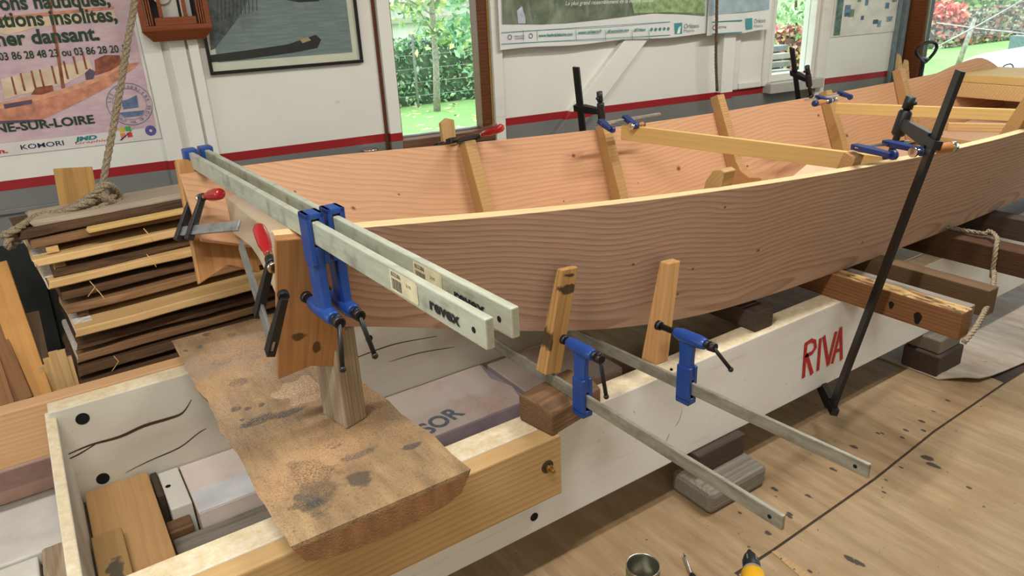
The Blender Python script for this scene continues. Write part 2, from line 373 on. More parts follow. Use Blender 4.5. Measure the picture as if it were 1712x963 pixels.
m.box(-2.6, 1.572, -.0, TOP, T, 0).box(2.085, 3.975, 0, TOP, T, 0).box(4.37, 5.17, 0, TOP, T, 0).box(9.0, 9.9, 0, TOP, T, 0)
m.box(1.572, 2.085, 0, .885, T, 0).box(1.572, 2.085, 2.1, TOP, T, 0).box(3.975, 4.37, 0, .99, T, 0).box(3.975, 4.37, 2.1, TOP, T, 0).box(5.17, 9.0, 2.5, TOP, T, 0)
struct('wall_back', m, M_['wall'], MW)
plaster = plain('plaster', 'd0cbbf', .9, 0, .05, 3)
struct('wall_left', MB().box(-2.75, -2.6, -3.2, .5, 0, 3.2).box(-2.75, -2.6, 3.1, 4.0, 0, 3.2).box(-2.75, -2.6, .5, 3.1, 0, .75).box(-2.75, -2.6, .5, 3.1, 2.35, 3.2), plaster)
struct('wall_front', MB().box(-2.6, 9.5, -3.35, -3.2, 0, 3.2), plaster)
struct('wall_right', MB().box(9.5, 9.65, -3.2, -2.6, 0, 3.2).box(9.5, 9.65, 1.9, 2.3, 0, 3.2).box(9.5, 9.65, -2.6, 1.9, 2.7, 3.2), plaster)   # unseen doorway opening, added to let daylight in
struct('ceiling', MB().box(-2.6, 9.5, -3.2, 3.95, 3.2, 3.3), plain('ceiling_boards', 'c9c2b2', .9, 0, .06, 3))
# battens, posts and mouldings
def trim(k, mat, *boxes, bevel=.003):
    m = MB()
    for b in boxes: m.box(*b)
    return struct('trim_%d' % k, m, mat, MW, bevel)
trim(1, M_['wall'], (.50, .572, .62, TOP, 0, .012), (.60, .665, .62, TOP, 0, .022), (.675, .715, .62, TOP, 0, .03))
trim(2, M_['wall'], (1.512, 1.572, .3, TOP, 0, .03))
trim(3, M_['jamb'], (1.492, 1.508, .6, TOP, 0, .01))
trim(4, M_['paintworn'], (2.085, 2.14, .6, TOP, 0, .035))
# diagonal brace
p0, p1 = Pw(962, 200, .03), Pw(1062, 66, .03); dv = V((p1[0]-p0[0], p1[1]-p0[1])).normalized(); q0 = V(p0)-dv*.5; q1 = V(p1)+dv*.9; nn = V((-dv.y, dv.x))*.058
struct('trim_5', MB().prism([tuple(q0-nn), tuple(q1-nn), tuple(q1+nn), tuple(q0+nn)], 0, .045), M_['wall'], MW, .004)
trim(6, M_['wall'], (3.57, 3.66, .3, TOP, 0, .05))
trim(7, M_['paintworn'], (3.665, 3.73, .973, TOP, 0, .02), (3.925, 3.97, .973, TOP, 0, .02), (3.735, 3.92, .973, 1.012, 0, .02), bevel=.006)
trim(8, M_['paintworn'], (4.375, 4.43, .2, TOP, 0, .03), (4.44, 4.468, .2, TOP, 0, .015))
trim(9, plain('grey_channel', '6f7d80', .4), (5.075, 5.10, .2, TOP, 0, .02), (5.125, 5.155, .2, TOP, 0, .04))
trim(10, M_['wall'], (-2.4, .62, .838, .858, 0, .018), (.72, 1.5, .838, .858, 0, .018))
m = MB(); m.cyl((5.245, 0, .03), (5.245, TOP, .03), .078, .078, 28)
struct('trim_11', m, wood('varnished_post', '6e3d1d', '3d1e0d', 50, .5, .4, .3), MW)
# windows
glass = G('window_glass'); t = glass.node('ShaderNodeBsdfTransparent', ((.97, .99, .98, 1),)); gl = glass.node('ShaderNodeBsdfGlossy', {'Roughness': .02})
fr = glass.math('ADD', glass.math('MULTIPLY', glass.math('POWER', glass.node('ShaderNodeLayerWeight', {'Blend': .5}).outputs['Facing'], 5.), .3), .02); mx = glass.node('ShaderNodeMixShader', (fr, t.outputs[0], gl.outputs[0])); glass.t.links.new(mx.outputs[0], glass.out.inputs[0]); M_['glass'] = glass.m
def window(k, u0, u1, v0, v1, parts, pane):
    e = bpy.data.objects.new('window_%d' % k, None); C.objects.link(e); e.matrix_basis = MW @ Matrix.Translation(((u0+u1)/2, v0, 0)); e['kind'] = 'structure'
    L = Matrix.Translation((-(u0+u1)/2, -v0, 0))
    for nm, mat, b in parts:
        m = MB()
        for q in b: m.box(*q, M=L)
        m.build(nm, mat, e, None, .004)
    MB().box(*pane, M=L).build('pane', M_['glass'], e)
window(1, 1.572, 2.085, .885, 2.1, [('frame', M_['jamb'], [(2.02, 2.075, .885, 2.1, -.08, .008), (1.572, 1.583, .885, 2.1, -.08, .004), (1.583, 2.02, 2.06, 2.1, -.08, 0)]),
    ('frame_edge', wood('gold_strip', 'b5914e', '7a5a2a', 60, .4, .4), [(2.075, 2.085, .885, 2.1, -.05, .012)]),
    ('sill', M_['sill'], [(1.572, 2.075, .875, .93, -.1, .03)]), ('rebate', plain('grey_rebate', '9aa09c', .5), [(1.583, 2.02, .93, .941, -.075, -.05)])], (1.583, 2.02, .93, 2.06, -.066, -.06))
window(2, 3.975, 4.37, .99, 2.1, [('frame', M_['paintworn'], [(3.975, 4.0, .99, 2.1, -.08, .015), (4.335, 4.37, .99, 2.1, -.08, .01), (4.0, 4.335, 2.06, 2.1, -.08, 0), (4.0, 4.335, .99, 1.035, -.08, .0)]),
    ('sill', painted('dirty_sill', 'a9a59b', 'b89a6c', (), .9, False), [(3.95, 4.40, .93, .99, -.1, .07)])], (4.0, 4.335, 1.035, 2.06, -.046, -.04))
e = bpy.data.objects.new('window_3', None); C.objects.link(e); e.matrix_basis = Matrix.Translation((-2.68, 1.8, .75)); e['kind'] = 'structure'
L = Matrix.Translation((2.68, -1.8, -.75))
MB().box(-2.72, -2.64, .5, .56, .75, 2.35, M=L).box(-2.72, -2.64, 3.04, 3.1, .75, 2.35, M=L).box(-2.72, -2.64, .56, 3.04, .75, .81, M=L).box(-2.72, -2.64, .56, 3.04, 2.29, 2.35, M=L).build('frame', M_['paintworn'], e)
MB().box(-2.683, -2.677, .56, 3.04, .81, 2.29, M=L).build('pane', M_['glass'], e)
e = bpy.data.objects.new('door_1', None); C.objects.link(e); e.matrix_basis = MW @ Matrix.Translation((5.35, 0, 0)); e['kind'] = 'structure'
L = Matrix.Translation((-5.35, 0, 0)); anth = plain('anthracite_aluminium', '2b3238', .4, .2); blu = plain('grey_blue_seal', '76838a', .45)
MB().box(5.38, 5.46, .0, 2.5, -.1, .0, M=L).box(8.92, 9.0, 0, 2.5, -.1, 0, M=L).box(5.46, 8.92, 2.42, 2.5, -.1, 0, M=L).build('door_frame', anth, e, None, .004)
MB().box(5.335, 5.375, .0, 2.5, -.1, .01, M=L).box(5.30, 5.325, 0, 2.5, -.1, .005, M=L).build('door_seal', blu, e, None, .003)
MB().box(5.46, 8.92, .02, 2.42, -.056, -.05, M=L).build('pane', M_['glass'], e)
#NEXT
# ------------------------------------------------------------------ the building bench
def beam(name, label, cat, x0, x1, y0, y1, z0, z1, mat, axis='x', group=None, bevel=.004, build=True):
    """squared timber: grain along its long axis, origin at its base"""
    if axis == 'x': M = Matrix.Translation(((x0+x1)/2, (y0+y1)/2, z0)); a, b, c = x1-x0, y1-y0, z1-z0
    elif axis == 'y': M = Matrix.Translation(((x0+x1)/2, (y0+y1)/2, z0)) @ Matrix.Rotation(math.pi/2, 4, 'Z'); a, b, c = y1-y0, x1-x0, z1-z0
    else: M = Matrix.Translation(((x0+x1)/2, (y0+y1)/2, z0)) @ Matrix.Rotation(-math.pi/2, 4, 'Y'); a, b, c = z1-z0, y1-y0, x1-x0
    if axis == 'z': o = MB().box(0, a, -b/2, b/2, -c/2, c/2).build(name, mat, None, M, bevel)
    else: o = MB().box(-a/2, a/2, -b/2, b/2, 0, c).build(name, mat, None, M, bevel)
    return tag(o, label, cat, group) if label else o
def wld(o, mb, name, mat, bevel=0):     # a part given in world coordinates
    return mb.build(name, mat, o, o.matrix_basis.inverted(), bevel)
GZ = .505
gn = beam('bench_girder', 'long white-painted girder nearest the camera, lettered RIVA in red', 'girder', -.11, 7.2, 1.378, 1.462, .17, GZ, M_['girder'])
gf = beam('bench_girder', 'cracked white-painted girder on the far side of the bench', 'girder', -.145, 7.2, 2.332, 2.405, .17, GZ, M_['girder_far'])
FACE = lambda y, nx=0: Matrix(((1, 0, 0, 0), (0, 0, -1, y), (0, 1, 0, 0), (0, 0, 0, 1)))   # x along, y up, facing the camera side
def holes(parent, y, lst):
    for px, py, r in lst:
        p = Py(px, py, y); m = MB(); m.cyl((p.x, y-.0015, p.z), (p.x, y+.004, p.z), r, r, 20)
        wld(parent, m, 'bolt_hole', M_['hole'])
holes(gf, 2.332, [(138, 700, .019), (172, 800, .019), (617, 566, .014)])
holes(gn, 1.378, [(893, 864, .013), (1123, 618, .004)])
def crack(parent, y, pts, wdt):
    P = [Py(a, b, y) for a, b in pts]; P = smooth_path(P, 4); m = MB(); n = len(P)
    for i in range(n-1):
        w0 = wdt*(.25+math.sin(math.pi*i/n)); w1 = wdt*(.25+math.sin(math.pi*(i+1)/n))
        m.poly([P[i]+V((0, -.0012, -w0)), P[i+1]+V((0, -.0012, -w1)), P[i+1]+V((0, -.0012, w1)), P[i]+V((0, -.0012, w0))])
    wld(parent, m, 'crack', M_['crack'])
crack(gf, 2.332, [(106, 763), (150, 744), (200, 730), (240, 712), (280, 700), (305, 690), (320, 668)], .0042)
crack(gf, 2.332, [(108, 770), (130, 760), (160, 742)], .002)
crack(gf, 2.332, [(210, 790), (250, 770), (300, 748), (330, 725), (345, 716)], .0018)
crack(gf, 2.332, [(560, 612), (600, 596), (660, 575), (730, 562)], .0016)
crack(gf, 2.332, [(650, 605), (700, 590), (760, 580)], .0014)
crack(gn, 1.378, [(1112, 740), (1119, 725)], .0012); crack(gn, 1.378, [(1128, 713), (1134, 705), (1139, 690), (1141, 681)], .0012)
# red lettering, brush strokes
m = MB()
SK = [0]
def stroke(pts, wd=.0095):
    SK[0] += 1; oy = V((0, -.0008-.00012*SK[0], 0))
    P = [Py(a, b, 1.378) for a, b in pts]
    for i in range(len(P)-1):
        d = (P[i+1]-P[i]).normalized(); nn = V((-d.z, 0, d.x))*wd
        m.poly([P[i]-nn-d*wd*.5+oy+V((0, -.00003*i, 0)), P[i+1]-nn+d*wd*.5+oy+V((0, -.00003*i, 0)), P[i+1]+nn+d*wd*.5+oy+V((0, -.00003*i, 0)), P[i]+nn-d*wd*.5+oy+V((0, -.00003*i, 0))])
stroke([(1343, 630), (1347, 576)]); stroke([(1346, 576), (1356, 569), (1362, 571), (1363, 581), (1357, 590), (1346, 595)], .008); stroke([(1348, 594), (1357, 624)])
stroke([(1367, 618), (1371, 567)], .009)
stroke([(1377, 563), (1384, 609)], .009); stroke([(1384, 609), (1397, 556)], .009)
stroke([(1391, 606), (1405, 549)], .009); stroke([(1405, 549), (1406, 600)], .009); stroke([(1396, 588), (1406, 583)], .007)
wld(gn, m, 'lettering', M_['redpaint'])
cap = beam('plywood_end_plate', 'painted plywood plate closing the left end of the bench', 'plate', -.157, -.128, 1.378, 2.385, .10, .485, [painted('end_plate', 'cdc9bd', 'cbb58a')], 'y')
# fresh timber bolted outside the near girder
ft = beam('bolted_timber', 'raw yellow timber bolted along the outside of the near girder', 'timber', -.6, .983, 1.318, 1.376, .317, GZ+.001, M_['yellow'])
p = Py(915, 780, 1.318); m = MB(); m.cyl((p.x, 1.321, p.z), (p.x, 1.3165, p.z), .019, .019, 20); wld(ft, m, 'counterbore', M_['dark'])
m = MB(); m.cyl((p.x, 1.319, p.z), (p.x, 1.303, p.z), .011, .011, 6); m.cyl((p.x, 1.31, p.z), (p.x, 1.288, p.z), .006, .006, 12); wld(ft, m, 'nut', M_['brass'], .001)
beam('bolted_timber', 'bare pinkish timber along the back of the far girder at left', 'timber', -1.3, .75, 2.408, 2.47, .33, GZ+.004, wood('pinkish_timber', 'd3a77c', 'a87d4e', 70, .3, .3))
# thick slab with waney edges across the bench
rs = random.Random(3); m = MB(); rings = []; W0 = .43; nL = 30
for i in range(nL+1):
    t = i/nL; y = 1.232+1.19*t; cx = .448-.04*t; hw = .212-.035*t
    a = hw+.012*mnoise.noise(V((y*6, 1, 1)))+.006*mnoise.noise(V((y*25, 3, 1))); b = hw+.012*mnoise.noise(V((y*6, 7, 1)))+.006*mnoise.noise(V((y*25, 9, 1))); r = [(-a, 0), (-a*.97, -.016)]
    for k in range(1, 8): q = k/8; ang = math.pi*q; r.append((-a*.95*math.cos(ang), -.018-.062*math.sin(ang)**.6))
    r += [(b*.97, -.016), (b, 0)]
    rings.append([(cx+x, y, .59+z+.004*mnoise.noise(V((x*8, y*8, 0)))*(1 if z == 0 else 0)) for x, z in r])
g = G('slab_timber'); co = g.coord(); n = g.noise(g.scale(co, (9., 2.5, 9.)), 2., 5, .6); n2 = g.noise(co, 2.2, 4); f = g.noise(co, 240., 2)
col = g.mix(g.ramp(n, .3, .7), lin('a68a64'), lin('7a6045')); col = g.mix(g.math('MULTIPLY', g.ramp(n2, .5, .62), .45), col, lin('7f7472'))
def zspots(lst, z):
    out = []
    for x, y, rx, ry in lst:
        p = Pz(x, y, z); q = Pz(x+rx, y, z); k = (q-p).length; out.append((p.x, p.y, k, k*ry/rx*1.7))
    return out
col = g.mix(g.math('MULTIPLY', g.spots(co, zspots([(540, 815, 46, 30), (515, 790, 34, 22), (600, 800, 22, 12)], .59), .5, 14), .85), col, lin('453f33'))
col = g.mix(g.math('MULTIPLY', g.spots(co, zspots([(372, 604, 15, 9), (335, 580, 5, 4), (345, 559, 6, 5), (310, 587, 4, 3), (395, 685, 9, 4), (414, 683, 7, 4), (437, 678, 6, 4), (405, 702, 4, 3), (432, 706, 3, 3), (388, 560, 6, 5), (500, 832, 8, 6), (522, 836, 14, 10), (420, 590, 26, 14), (455, 565, 24, 14), (700, 668, 26, 10), (660, 650, 20, 9), (440, 700, 30, 8), (480, 690, 26, 7), (400, 640, 16, 8), (690, 745, 18, 5), (600, 760, 30, 6), (560, 745, 14, 5)], .59), .35, 22), .8), col, lin('3c3d40'))  # black stains; the blots right of the post paint in its shadow
gr = g.noise(g.scale(co, (60., 7., 7.)), 1., 4, .6); col = g.mix(g.math('MULTIPLY', g.ramp(gr, .52, .75), .5), col, lin('6a543c'))
spk = g.noise(co, 90., 3, .7); col = g.mix(g.math('MULTIPLY', g.ramp(spk, .6, .68), .7), col, lin('51483c'))
col = g.mix(g.math('MULTIPLY', g.spots(co, zspots([(385, 600, 85, 40), (440, 560, 60, 22)], .59), .5, 5), .5), col, lin('857b78'))
dust = g.math('MULTIPLY', g.ramp(g.noise(co, 3.1, 4, .6), .46, .62), g.ramp(f, .3, .55))
col = g.mix(g.math('MULTIPLY', dust, .75), col, g.mix(f, lin('977048'), lin('d0a67a')))
lt = g.noise(co, 420., 2, .6); col = g.mix(g.math('MULTIPLY', g.math('MULTIPLY', g.ramp(lt, .55, .66), g.ramp(n2, .3, .6)), .7), col, lin('d9b88f'))
col = g.mix(g.math('MULTIPLY', g.ramp(g.noise(co, 300., 2, .6), .58, .68), .6), col, lin('4f4234'))
sidez = g.ramp(g.node('ShaderNodeSeparateXYZ', (co,)).outputs[2], .583, .576)
col = g.mix(sidez, col, g.mix(g.noise(g.scale(co, (40., 40., 12.)), 1., 4), lin('a67a4e'), lin('66442a')))
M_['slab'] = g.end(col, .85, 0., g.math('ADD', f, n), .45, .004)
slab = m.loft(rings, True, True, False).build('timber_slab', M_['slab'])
tag(slab, 'wide waney-edged slab covered in sawdust and black stains across the bench', 'slab')
# sawdust lying on it
def mound(m, c, rx, ry, h, z0, seed=0):
    rr = []; N = 26
    for k in range(6):
        q = k/5; rr.append([(c.x+rx*q*math.cos(a)*(1+.6*mnoise.noise(V((math.cos(a)*2.5, math.sin(a)*1.5, seed)))), c.y+ry*q*math.sin(a)*(1+.6*mnoise.noise(V((math.cos(a)*2.5, math.sin(a)*1.5, seed)))), z0+h*(1-q*q)+.0012*mnoise.noise(V((q*9, a*5, seed)))) for a in [2*math.pi*i/N for i in range(N)]])
    m.loft(rr, True, False, True)
M_['dust'] = plain('sawdust', 'b3977a', .95, 0, .28, 260, .1)
m = MB(); c0 = Pz(505, 655, .59); mound(m, c0, .075, .085, .006, .5895, 1)
tag(m.build('sawdust', M_['dust']), 'low heap of pale sawdust around the foot of the grey post', 'sawdust', None, 'stuff')
# squared post standing on the slab
m = MB(); b = [V((.494, 1.566, .59)), V((.558, 1.588, .59)), V((.537, 1.70, .59)), V((.473, 1.678, .59))]
o = V((.515, 1.633, .59)); M = Matrix.Translation(o) @ Matrix.Rotation(-math.pi/2, 4, 'Y')
m.prism([((M.inverted() @ V((q.x, q.y, .59))).z, (M.inverted() @ V((q.x, q.y, .59))).y) for q in b], 0, .262, Matrix(((0, 0, 1, 0), (0, 1, 0, 0), (1, 0, 0, 0), (0, 0, 0, 1))))
tag(m.build('support_post', M_['weath'], None, M, .003), 'grey squared post standing on the slab under the near end of the boat', 'post')
# short block on the girder under the first long clamp
M = basis((1.045, 1.40, GZ+.041), (.985, .17, 0), (0, 0, 1))
m = MB(); pr = [(-.062, -.04), (.062, -.04), (.062, .04), (-.03, .04), (-.062, .022)]
m.prism([(y, z) for y, z in pr], -.10, .10, Matrix(((0, 0, 1, 0), (1, 0, 0, 0), (0, 1, 0, 0), (0, 0, 0, 1))))
tag(m.build('timber_block', M_['brown'], None, M, .006), 'brown offcut block with growth rings on the near girder under a clamp bar', 'block')
# packing blocks
beam('packing_block', 'worn grey block on the floor, lower of the pair under the near girder', 'block', 1.525, 1.80, 1.255, 1.43, .0065, .088, M_['grey'], bevel=.018)
beam('packing_block', 'dark upper block squeezed between the near girder and the worn grey block', 'block', 1.56, 1.785, 1.345, 1.47, .089, .169, M_['dark'])
beam('packing_block', 'dark square block on the floor below the crossbeam ends', 'block', 2.93, 3.13, 1.285, 1.44, .0125, .105, M_['dark'], bevel=.006)
beam('packing_block', 'grey-brown block topping the dark square block, beneath the crossbeam ends', 'block', 2.95, 3.12, 1.30, 1.45, .106, .169, M_['grey'], bevel=.006)
# crossbeams
g_ = 'crossbeams under the boat'
M_['orangep'] = wood('orange_timber_painted', '8d603a', '573620', 80, .6, .4, .6, stains=[(-.70, .005, .03, .008), (-.66, -.012, .012, .01), (-.63, .012, .03, .006), (-.74, -.01, .02, .006), (-.52, .0, .02, .012), (-.47, -.012, .03, .008), (-.58, -.018, .012, .006), (-.41, .012, .02, .007)], stain_col='1c3a2c')
def yellow_top(m):      # sawn yellow wood showing through on the upper face
    t = m.node_tree; p = next(n for n in t.nodes if n.type == 'BSDF_PRINCIPLED'); src = p.inputs['Base Color'].links[0].from_socket
    gg = G.__new__(G); gg.m = m; gg.t = t; c = gg.coord(); nz = gg.node('ShaderNodeSeparateXYZ', (gg.coord('Normal'),)).outputs[2]
    k = gg.math('MULTIPLY', gg.ramp(nz, .7, .9), gg.ramp(gg.noise(gg.scale(c, (4., 20., 1.)), 3., 4), .42, .55))
    r = gg.mix(gg.math('MULTIPLY', k, .8), src, lin('c8a56c')); r = gg.mix(gg.math('MULTIPLY', gg.math('MULTIPLY', gg.ramp(nz, .7, .9), gg.ramp(gg.noise(gg.scale(c, (8., 14., 1.)), 3., 4), .60, .64)), .85), r, lin('24402f'))
    t.links.new(r, p.inputs['Base Color'])
yellow_top(M_['orangep'])
cb = beam('crossbeam', 'orange-brown crossbeam with green and black paint daubs, first under the boat', 'crossbeam', 2.30, 2.365, .968, 2.55, GZ+.001, .599, M_['orangep'], 'y', g_)
for px, py, rx, rz in [(1534, 532, .013, .022), (1490, 510, .009, .014)]:
    q = Px(px, py, 2.2995); m = MB(); m.poly([(2.2992, q.y+rx*math.cos(a)*(1+.2*math.sin(3*a)), q.z+rz*math.sin(a)) for a in [k*.4 for k in range(16)]])
    wld(cb, m, 'paint_blot', M_['hole'])
beam('crossbeam', 'grey weathered crossbeam lying tight behind the paint-daubed one', 'crossbeam', 2.372, 2.43, .99, 2.55, GZ+.001, .588, M_['grey'], 'y', g_)
beam('crossbeam', 'dark brown crossbeam, its clean-sawn end just past the grey one', 'crossbeam', 2.535, 2.60, 1.0, 2.55, GZ+.001, .603, wood('brown_crossbeam', '6e543a', '40301f', 120, .6, .4, .7), 'y', g_)
beam('crossbeam', 'thick dark crossbeam with a rope loop over it', 'crossbeam', 2.99, 3.09, .86, 2.55, GZ+.001, .602, wood('dark_red_crossbeam', '553822', '2c1a10', 90, .5, .5, .6), 'y', g_)
beam('crossbeam', 'dark crossbeam farthest right behind the roped one', 'crossbeam', 3.42, 3.50, .9, 2.55, GZ+.001, .60, M_['dark'], 'y', g_)
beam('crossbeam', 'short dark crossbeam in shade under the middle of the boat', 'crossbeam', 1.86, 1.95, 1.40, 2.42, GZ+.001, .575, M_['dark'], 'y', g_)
# stuff lying between the girders
M_['sor'] = plain('board_facing', 'd8bfae', .7, 0, .12, 9)
g = G('insulation_board'); co = g.coord(); n = g.noise(co, 4., 5, .6); f = g.noise(co, 160., 3)
col = g.mix(g.ramp(n, .35, .7), lin('e2d2c6'), lin('d4c6c2')); col = g.mix(g.math('MULTIPLY', g.math('MULTIPLY', g.ramp(n, .5, .62), g.ramp(f, .4, .6)), .7), col, lin('d79a72'))
M_['sorboard'] = g.end(col, .8, 0., f, .1, .001)
z = .172
ps = [Pz(724, 732, z), Pz(857, 682, z), Pz(905, 655, z), Pz(815, 607, z)]
M = Matrix.Translation((1.0, 2.1, .0065+.0))
so = thing('insulation_board', 'pale board printed SOR lying between the girders behind the slab', 'board', (1.0, 2.1, .0067))
wld(so, MB().box(.62, 1.335, 1.975, 2.328, .0067, z), 'core', plain('lilac_edge', 'b5a9b8', .8, 0, .1, 8), .004)
wld(so, MB().prism([(.622, 1.977), (1.30, 1.977), (1.333, 2.1), (1.30, 2.2), (1.325, 2.326), (.622, 2.326)], z, z+.003), 'facing', M_['sorboard'])
p0 = Pz(717, 727, z+.004); p1 = Pz(775, 693, z+.004); d = (p1-p0); 
T_ = basis(p0, d, (0, 0, 1))
text('SOR', 'lettering', so.matrix_basis.inverted() @ T_, M_['letter_grey'], so, height=.075, width=d.length*1.06, bold=.03)
so2 = beam('insulation_board', 'torn pale board beyond the one printed SOR', 'board', 1.36, 1.78, 1.96, 2.328, .0067, .165, [M_['sorboard']])
# pit at the left end
beam('plank_offcut', 'wide tan plank lying across the pit at the left end of the bench', 'plank', -.12, .062, 1.47, 2.325, .188, .212, wood('dusty_plank', 'c29a68', '9a7148', 60, .3, .3, .8, blotch='9a6440', blotch_amt=.6), 'y')
beam('plank_offcut', 'small square-cut tan offcut with a grey blot on the wide tan plank', 'offcut', -.122, -.045, 1.50, 2.02, .213, .25, wood('dusty_offcut', 'b4915f', '866842', 90, .4, .4, .8, stains=[(.08, .0, .05, .022)], stain_col='4a4a42'), 'y')
po_ = beam('timber_block', 'white-painted block with a black hole in the pit', 'block', .088, .150, 2.10, 2.325, .0067, .19, M_['paintworn'], 'y')
p = Pz(281, 813, .19); m = MB(); m.cyl((p.x, p.y, .186), (p.x, p.y, .1905), .0085, .0085, 16); wld(po_, m, 'hole', M_['hole'])
beam('timber_block', 'dark block in the pit beside the wide tan plank', 'block', .0655, .086, 2.18, 2.325, .0067, .20, M_['dark'], 'y')
beam('timber_block', 'brown stub stepping down in front of the holed white block in the pit', 'block', .066, .135, 2.035, 2.098, .0067, .155, M_['brown'], 'x')
beam('long_timber', 'grey-brown timber lying along the pit under the white board', 'timber', .07, .62, 1.93, 2.03, .0067, .135, M_['grey'], 'x')
wb = beam('insulation_board', 'pink and white board lying in the pit below the slab', 'board', .155, .612, 2.035, 2.328, .0067, .186, M_['sorboard'])
M2 = MB(); M2.box(.158, .61, 2.036, 2.16, .186, .1872); wld(wb, M2, 'white_strip', plain('white_strip', 'd6d6d8', .8, 0, .12, 9))

# boards on the floor left of the end plate
beam('foam_panel', 'pinkish panel with a torn edge on the floor left of the bench end', 'panel', -.62, -.165, 2.60, 2.95, .102, .15, plain('pink_panel', 'cfa898', .8, 0, .12, 12), 'x', None, .006)
beam('foam_panel', 'white panel under the pinkish one at the lower left corner', 'panel', -.75, -.165, 2.27, 2.97, .05, .10, plain('white_panel', 'd0cac2', .8, 0, .1, 7), 'x', None, .006)
beam('plank_offcut', 'grey-white plank end in the lower left corner of the photo', 'panel', -.8, -.275, 1.95, 2.255, .04, .10, M_['paintworn'], 'x', None, .006)
beam('plank_offcut', 'stubby grey plank against the foot of the end plate', 'panel', -.265, -.165, 2.0, 2.262, .0067, .115, M_['weath'], 'y', None, .01)

# ------------------------------------------------------------------ the boat
def interp(lst):
    def f(x):
        if x <= lst[0][0]: a, b = lst[0], lst[1]
        elif x >= lst[-1][0]: a, b = lst[-2], lst[-1]
        else:
            for a, b in zip(lst, lst[1:]):
                if a[0] <= x <= b[0]: break
        t = (x-a[0])/(b[0]-a[0]); return tuple(p+(q-p)*t for p, q in zip(a[1:], b[1:]))
    def sm(x, h=.22):       # running mean keeps the sheer fair
        k = [f(x+h*i/4) for i in range(-4, 5)]; return tuple(sum(c)/9 for c in zip(*k))
    return sm
nU = interp([(.3, 1.525, 1.15), (.397, 1.50, 1.146), (.467, 1.482, 1.141), (.553, 1.472, 1.133), (.694, 1.45, 1.12), (.916, 1.416, 1.10), (1.165, 1.38, 1.082), (1.459, 1.352, 1.062), (1.798, 1.32, 1.043), (2.223, 1.303, 1.021), (2.749, 1.286, 1.004), (3.214, 1.27, 1.0), (4., 1.30, 1.01), (4.8, 1.42, 1.055), (5.2, 1.5, 1.09)])
nL = interp([(.3, 1.585, .915), (.475, 1.586, .884), (.572, 1.59, .849), (.725, 1.578, .799), (.889, 1.554, .751), (1.059, 1.515, .708), (1.283, 1.47, .663), (1.502, 1.448, .63), (1.745, 1.438, .609), (2.0, 1.430, .601), (2.47, 1.418, .6005), (3.153, 1.415, .6005), (3.72, 1.411, .616), (4.4, 1.46, .68), (5.2, 1.6, .82)])
fU = interp([(.3, 2.275, 1.151), (.6, 2.32, 1.138), (1.0, 2.37, 1.105), (1.43, 2.40, 1.069), (2.03, 2.43, 1.03), (2.76, 2.462, 1.004), (3.45, 2.437, 1.001), (4.1, 2.365, 1.018), (4.49, 2.31, 1.036), (4.85, 2.26, 1.06), (5.2, 2.2, 1.08)])
fLy = interp([(.3, 2.12, 0), (.5, 2.13, 0), (1.28, 2.24, 0), (2., 2.285, 0), (3., 2.295, 0), (4.4, 2.2, 0), (5.2, 2.1, 0)])
def fL(x): return fLy(x)[0]+.03*max(0, (.9-x)/.5), nL(x)[1]+.07*max(0, (.9-x)/.5)
boat = thing('wooden_boat', 'unfinished flat-bottomed wooden boat of fresh fir planks on the bench', 'boat', (2.4, 1.86, .6))
def plank(U, L, side, x0, x1, mat, hump=None, top=0):
    m = MB(); rings = []; N = 110; hs = []
    for i in range(N+1):
        x = x0+(x1-x0)*i/N; u = V((x, *U(x))); l = V((x, *L(x)))
        if hump: u = l+(u-l)*hump(x)
        d = (u-l).normalized(); nrm = V((0, side, 0)); nrm = (nrm-d*nrm.dot(d)).normalized()*.022   # inward
        if side < 0: o_ = -nrm; rings.append([l+o_, u+o_, u, l])        # far plank: measured on its inner face
        else: rings.append([l, u, u+nrm, l+nrm])
        hs.append((u-l).length)
    uv = lambda i, j, f: (x0+(x1-x0)*i/N, (.9+.02*(j == 2)) if f == 1 else (hs[i] if j in (1, 2) else 0))
    m.loft(rings, True, True, True, uvs=uv)
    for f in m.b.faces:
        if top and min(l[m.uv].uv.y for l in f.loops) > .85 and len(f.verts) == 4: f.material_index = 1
    return m
def kfar(px, py, r):
    p = Py(px, py, 2.32); return (p.x, (p.z-nL(p.x)[1])*1.05, r*.72)
def knear(px, py, r):
    p = Py(px, py, 1.40); return (p.x, (p.z-nL(p.x)[1])*1.05, r)
M_['fir_in'] = wood('fir_plank_inside', 'cd9f79', 'a3734e', 56, .5, .25, .6, uv=True, knots=[kfar(581, 341, .011), kfar(977, 264, .013), kfar(945, 337, .006), kfar(1147, 283, .018), kfar(1257, 278, .010), kfar(1075, 307, .005), kfar(1387, 192, .012), kfar(1472, 180, .008), kfar(664, 320, .006), kfar(487, 323, .006), kfar(1415, 225, .014)])
M_['fir_out'] = wood('fir_plank', 'c9a893', '8c6853', 62, .7, .3, .6, uv=True, knots=[knear(1160, 452, .005), knear(1144, 497, .005), knear(1260, 418, .007), knear(1437, 404, .006), knear(1190, 345, .005), knear(1630, 300, .006), knear(1065, 447, .005), knear(1340, 512, .005), knear(1410, 470, .005)])
wld(boat, plank(nU, nL, 1, .385, 5.1, M_['fir_out'], None, 1), 'side_plank', [M_['fir_out'], wood('top_lit_edge', 'dcbd90', 'bd9664', 60, .3, .2, .6, uv=True)], .0012).data.set_sharp_from_angle(angle=.7)  # planed top edge, coloured paler to paint in lamp light from above
hump = lambda x: 1.0 if x < 4.55 else (1.0+.12*math.sin(min(1, (x-4.55)/.36)*math.pi/2) if x < 4.88 else 1.12-((x-4.88)/.22)**2*.45)
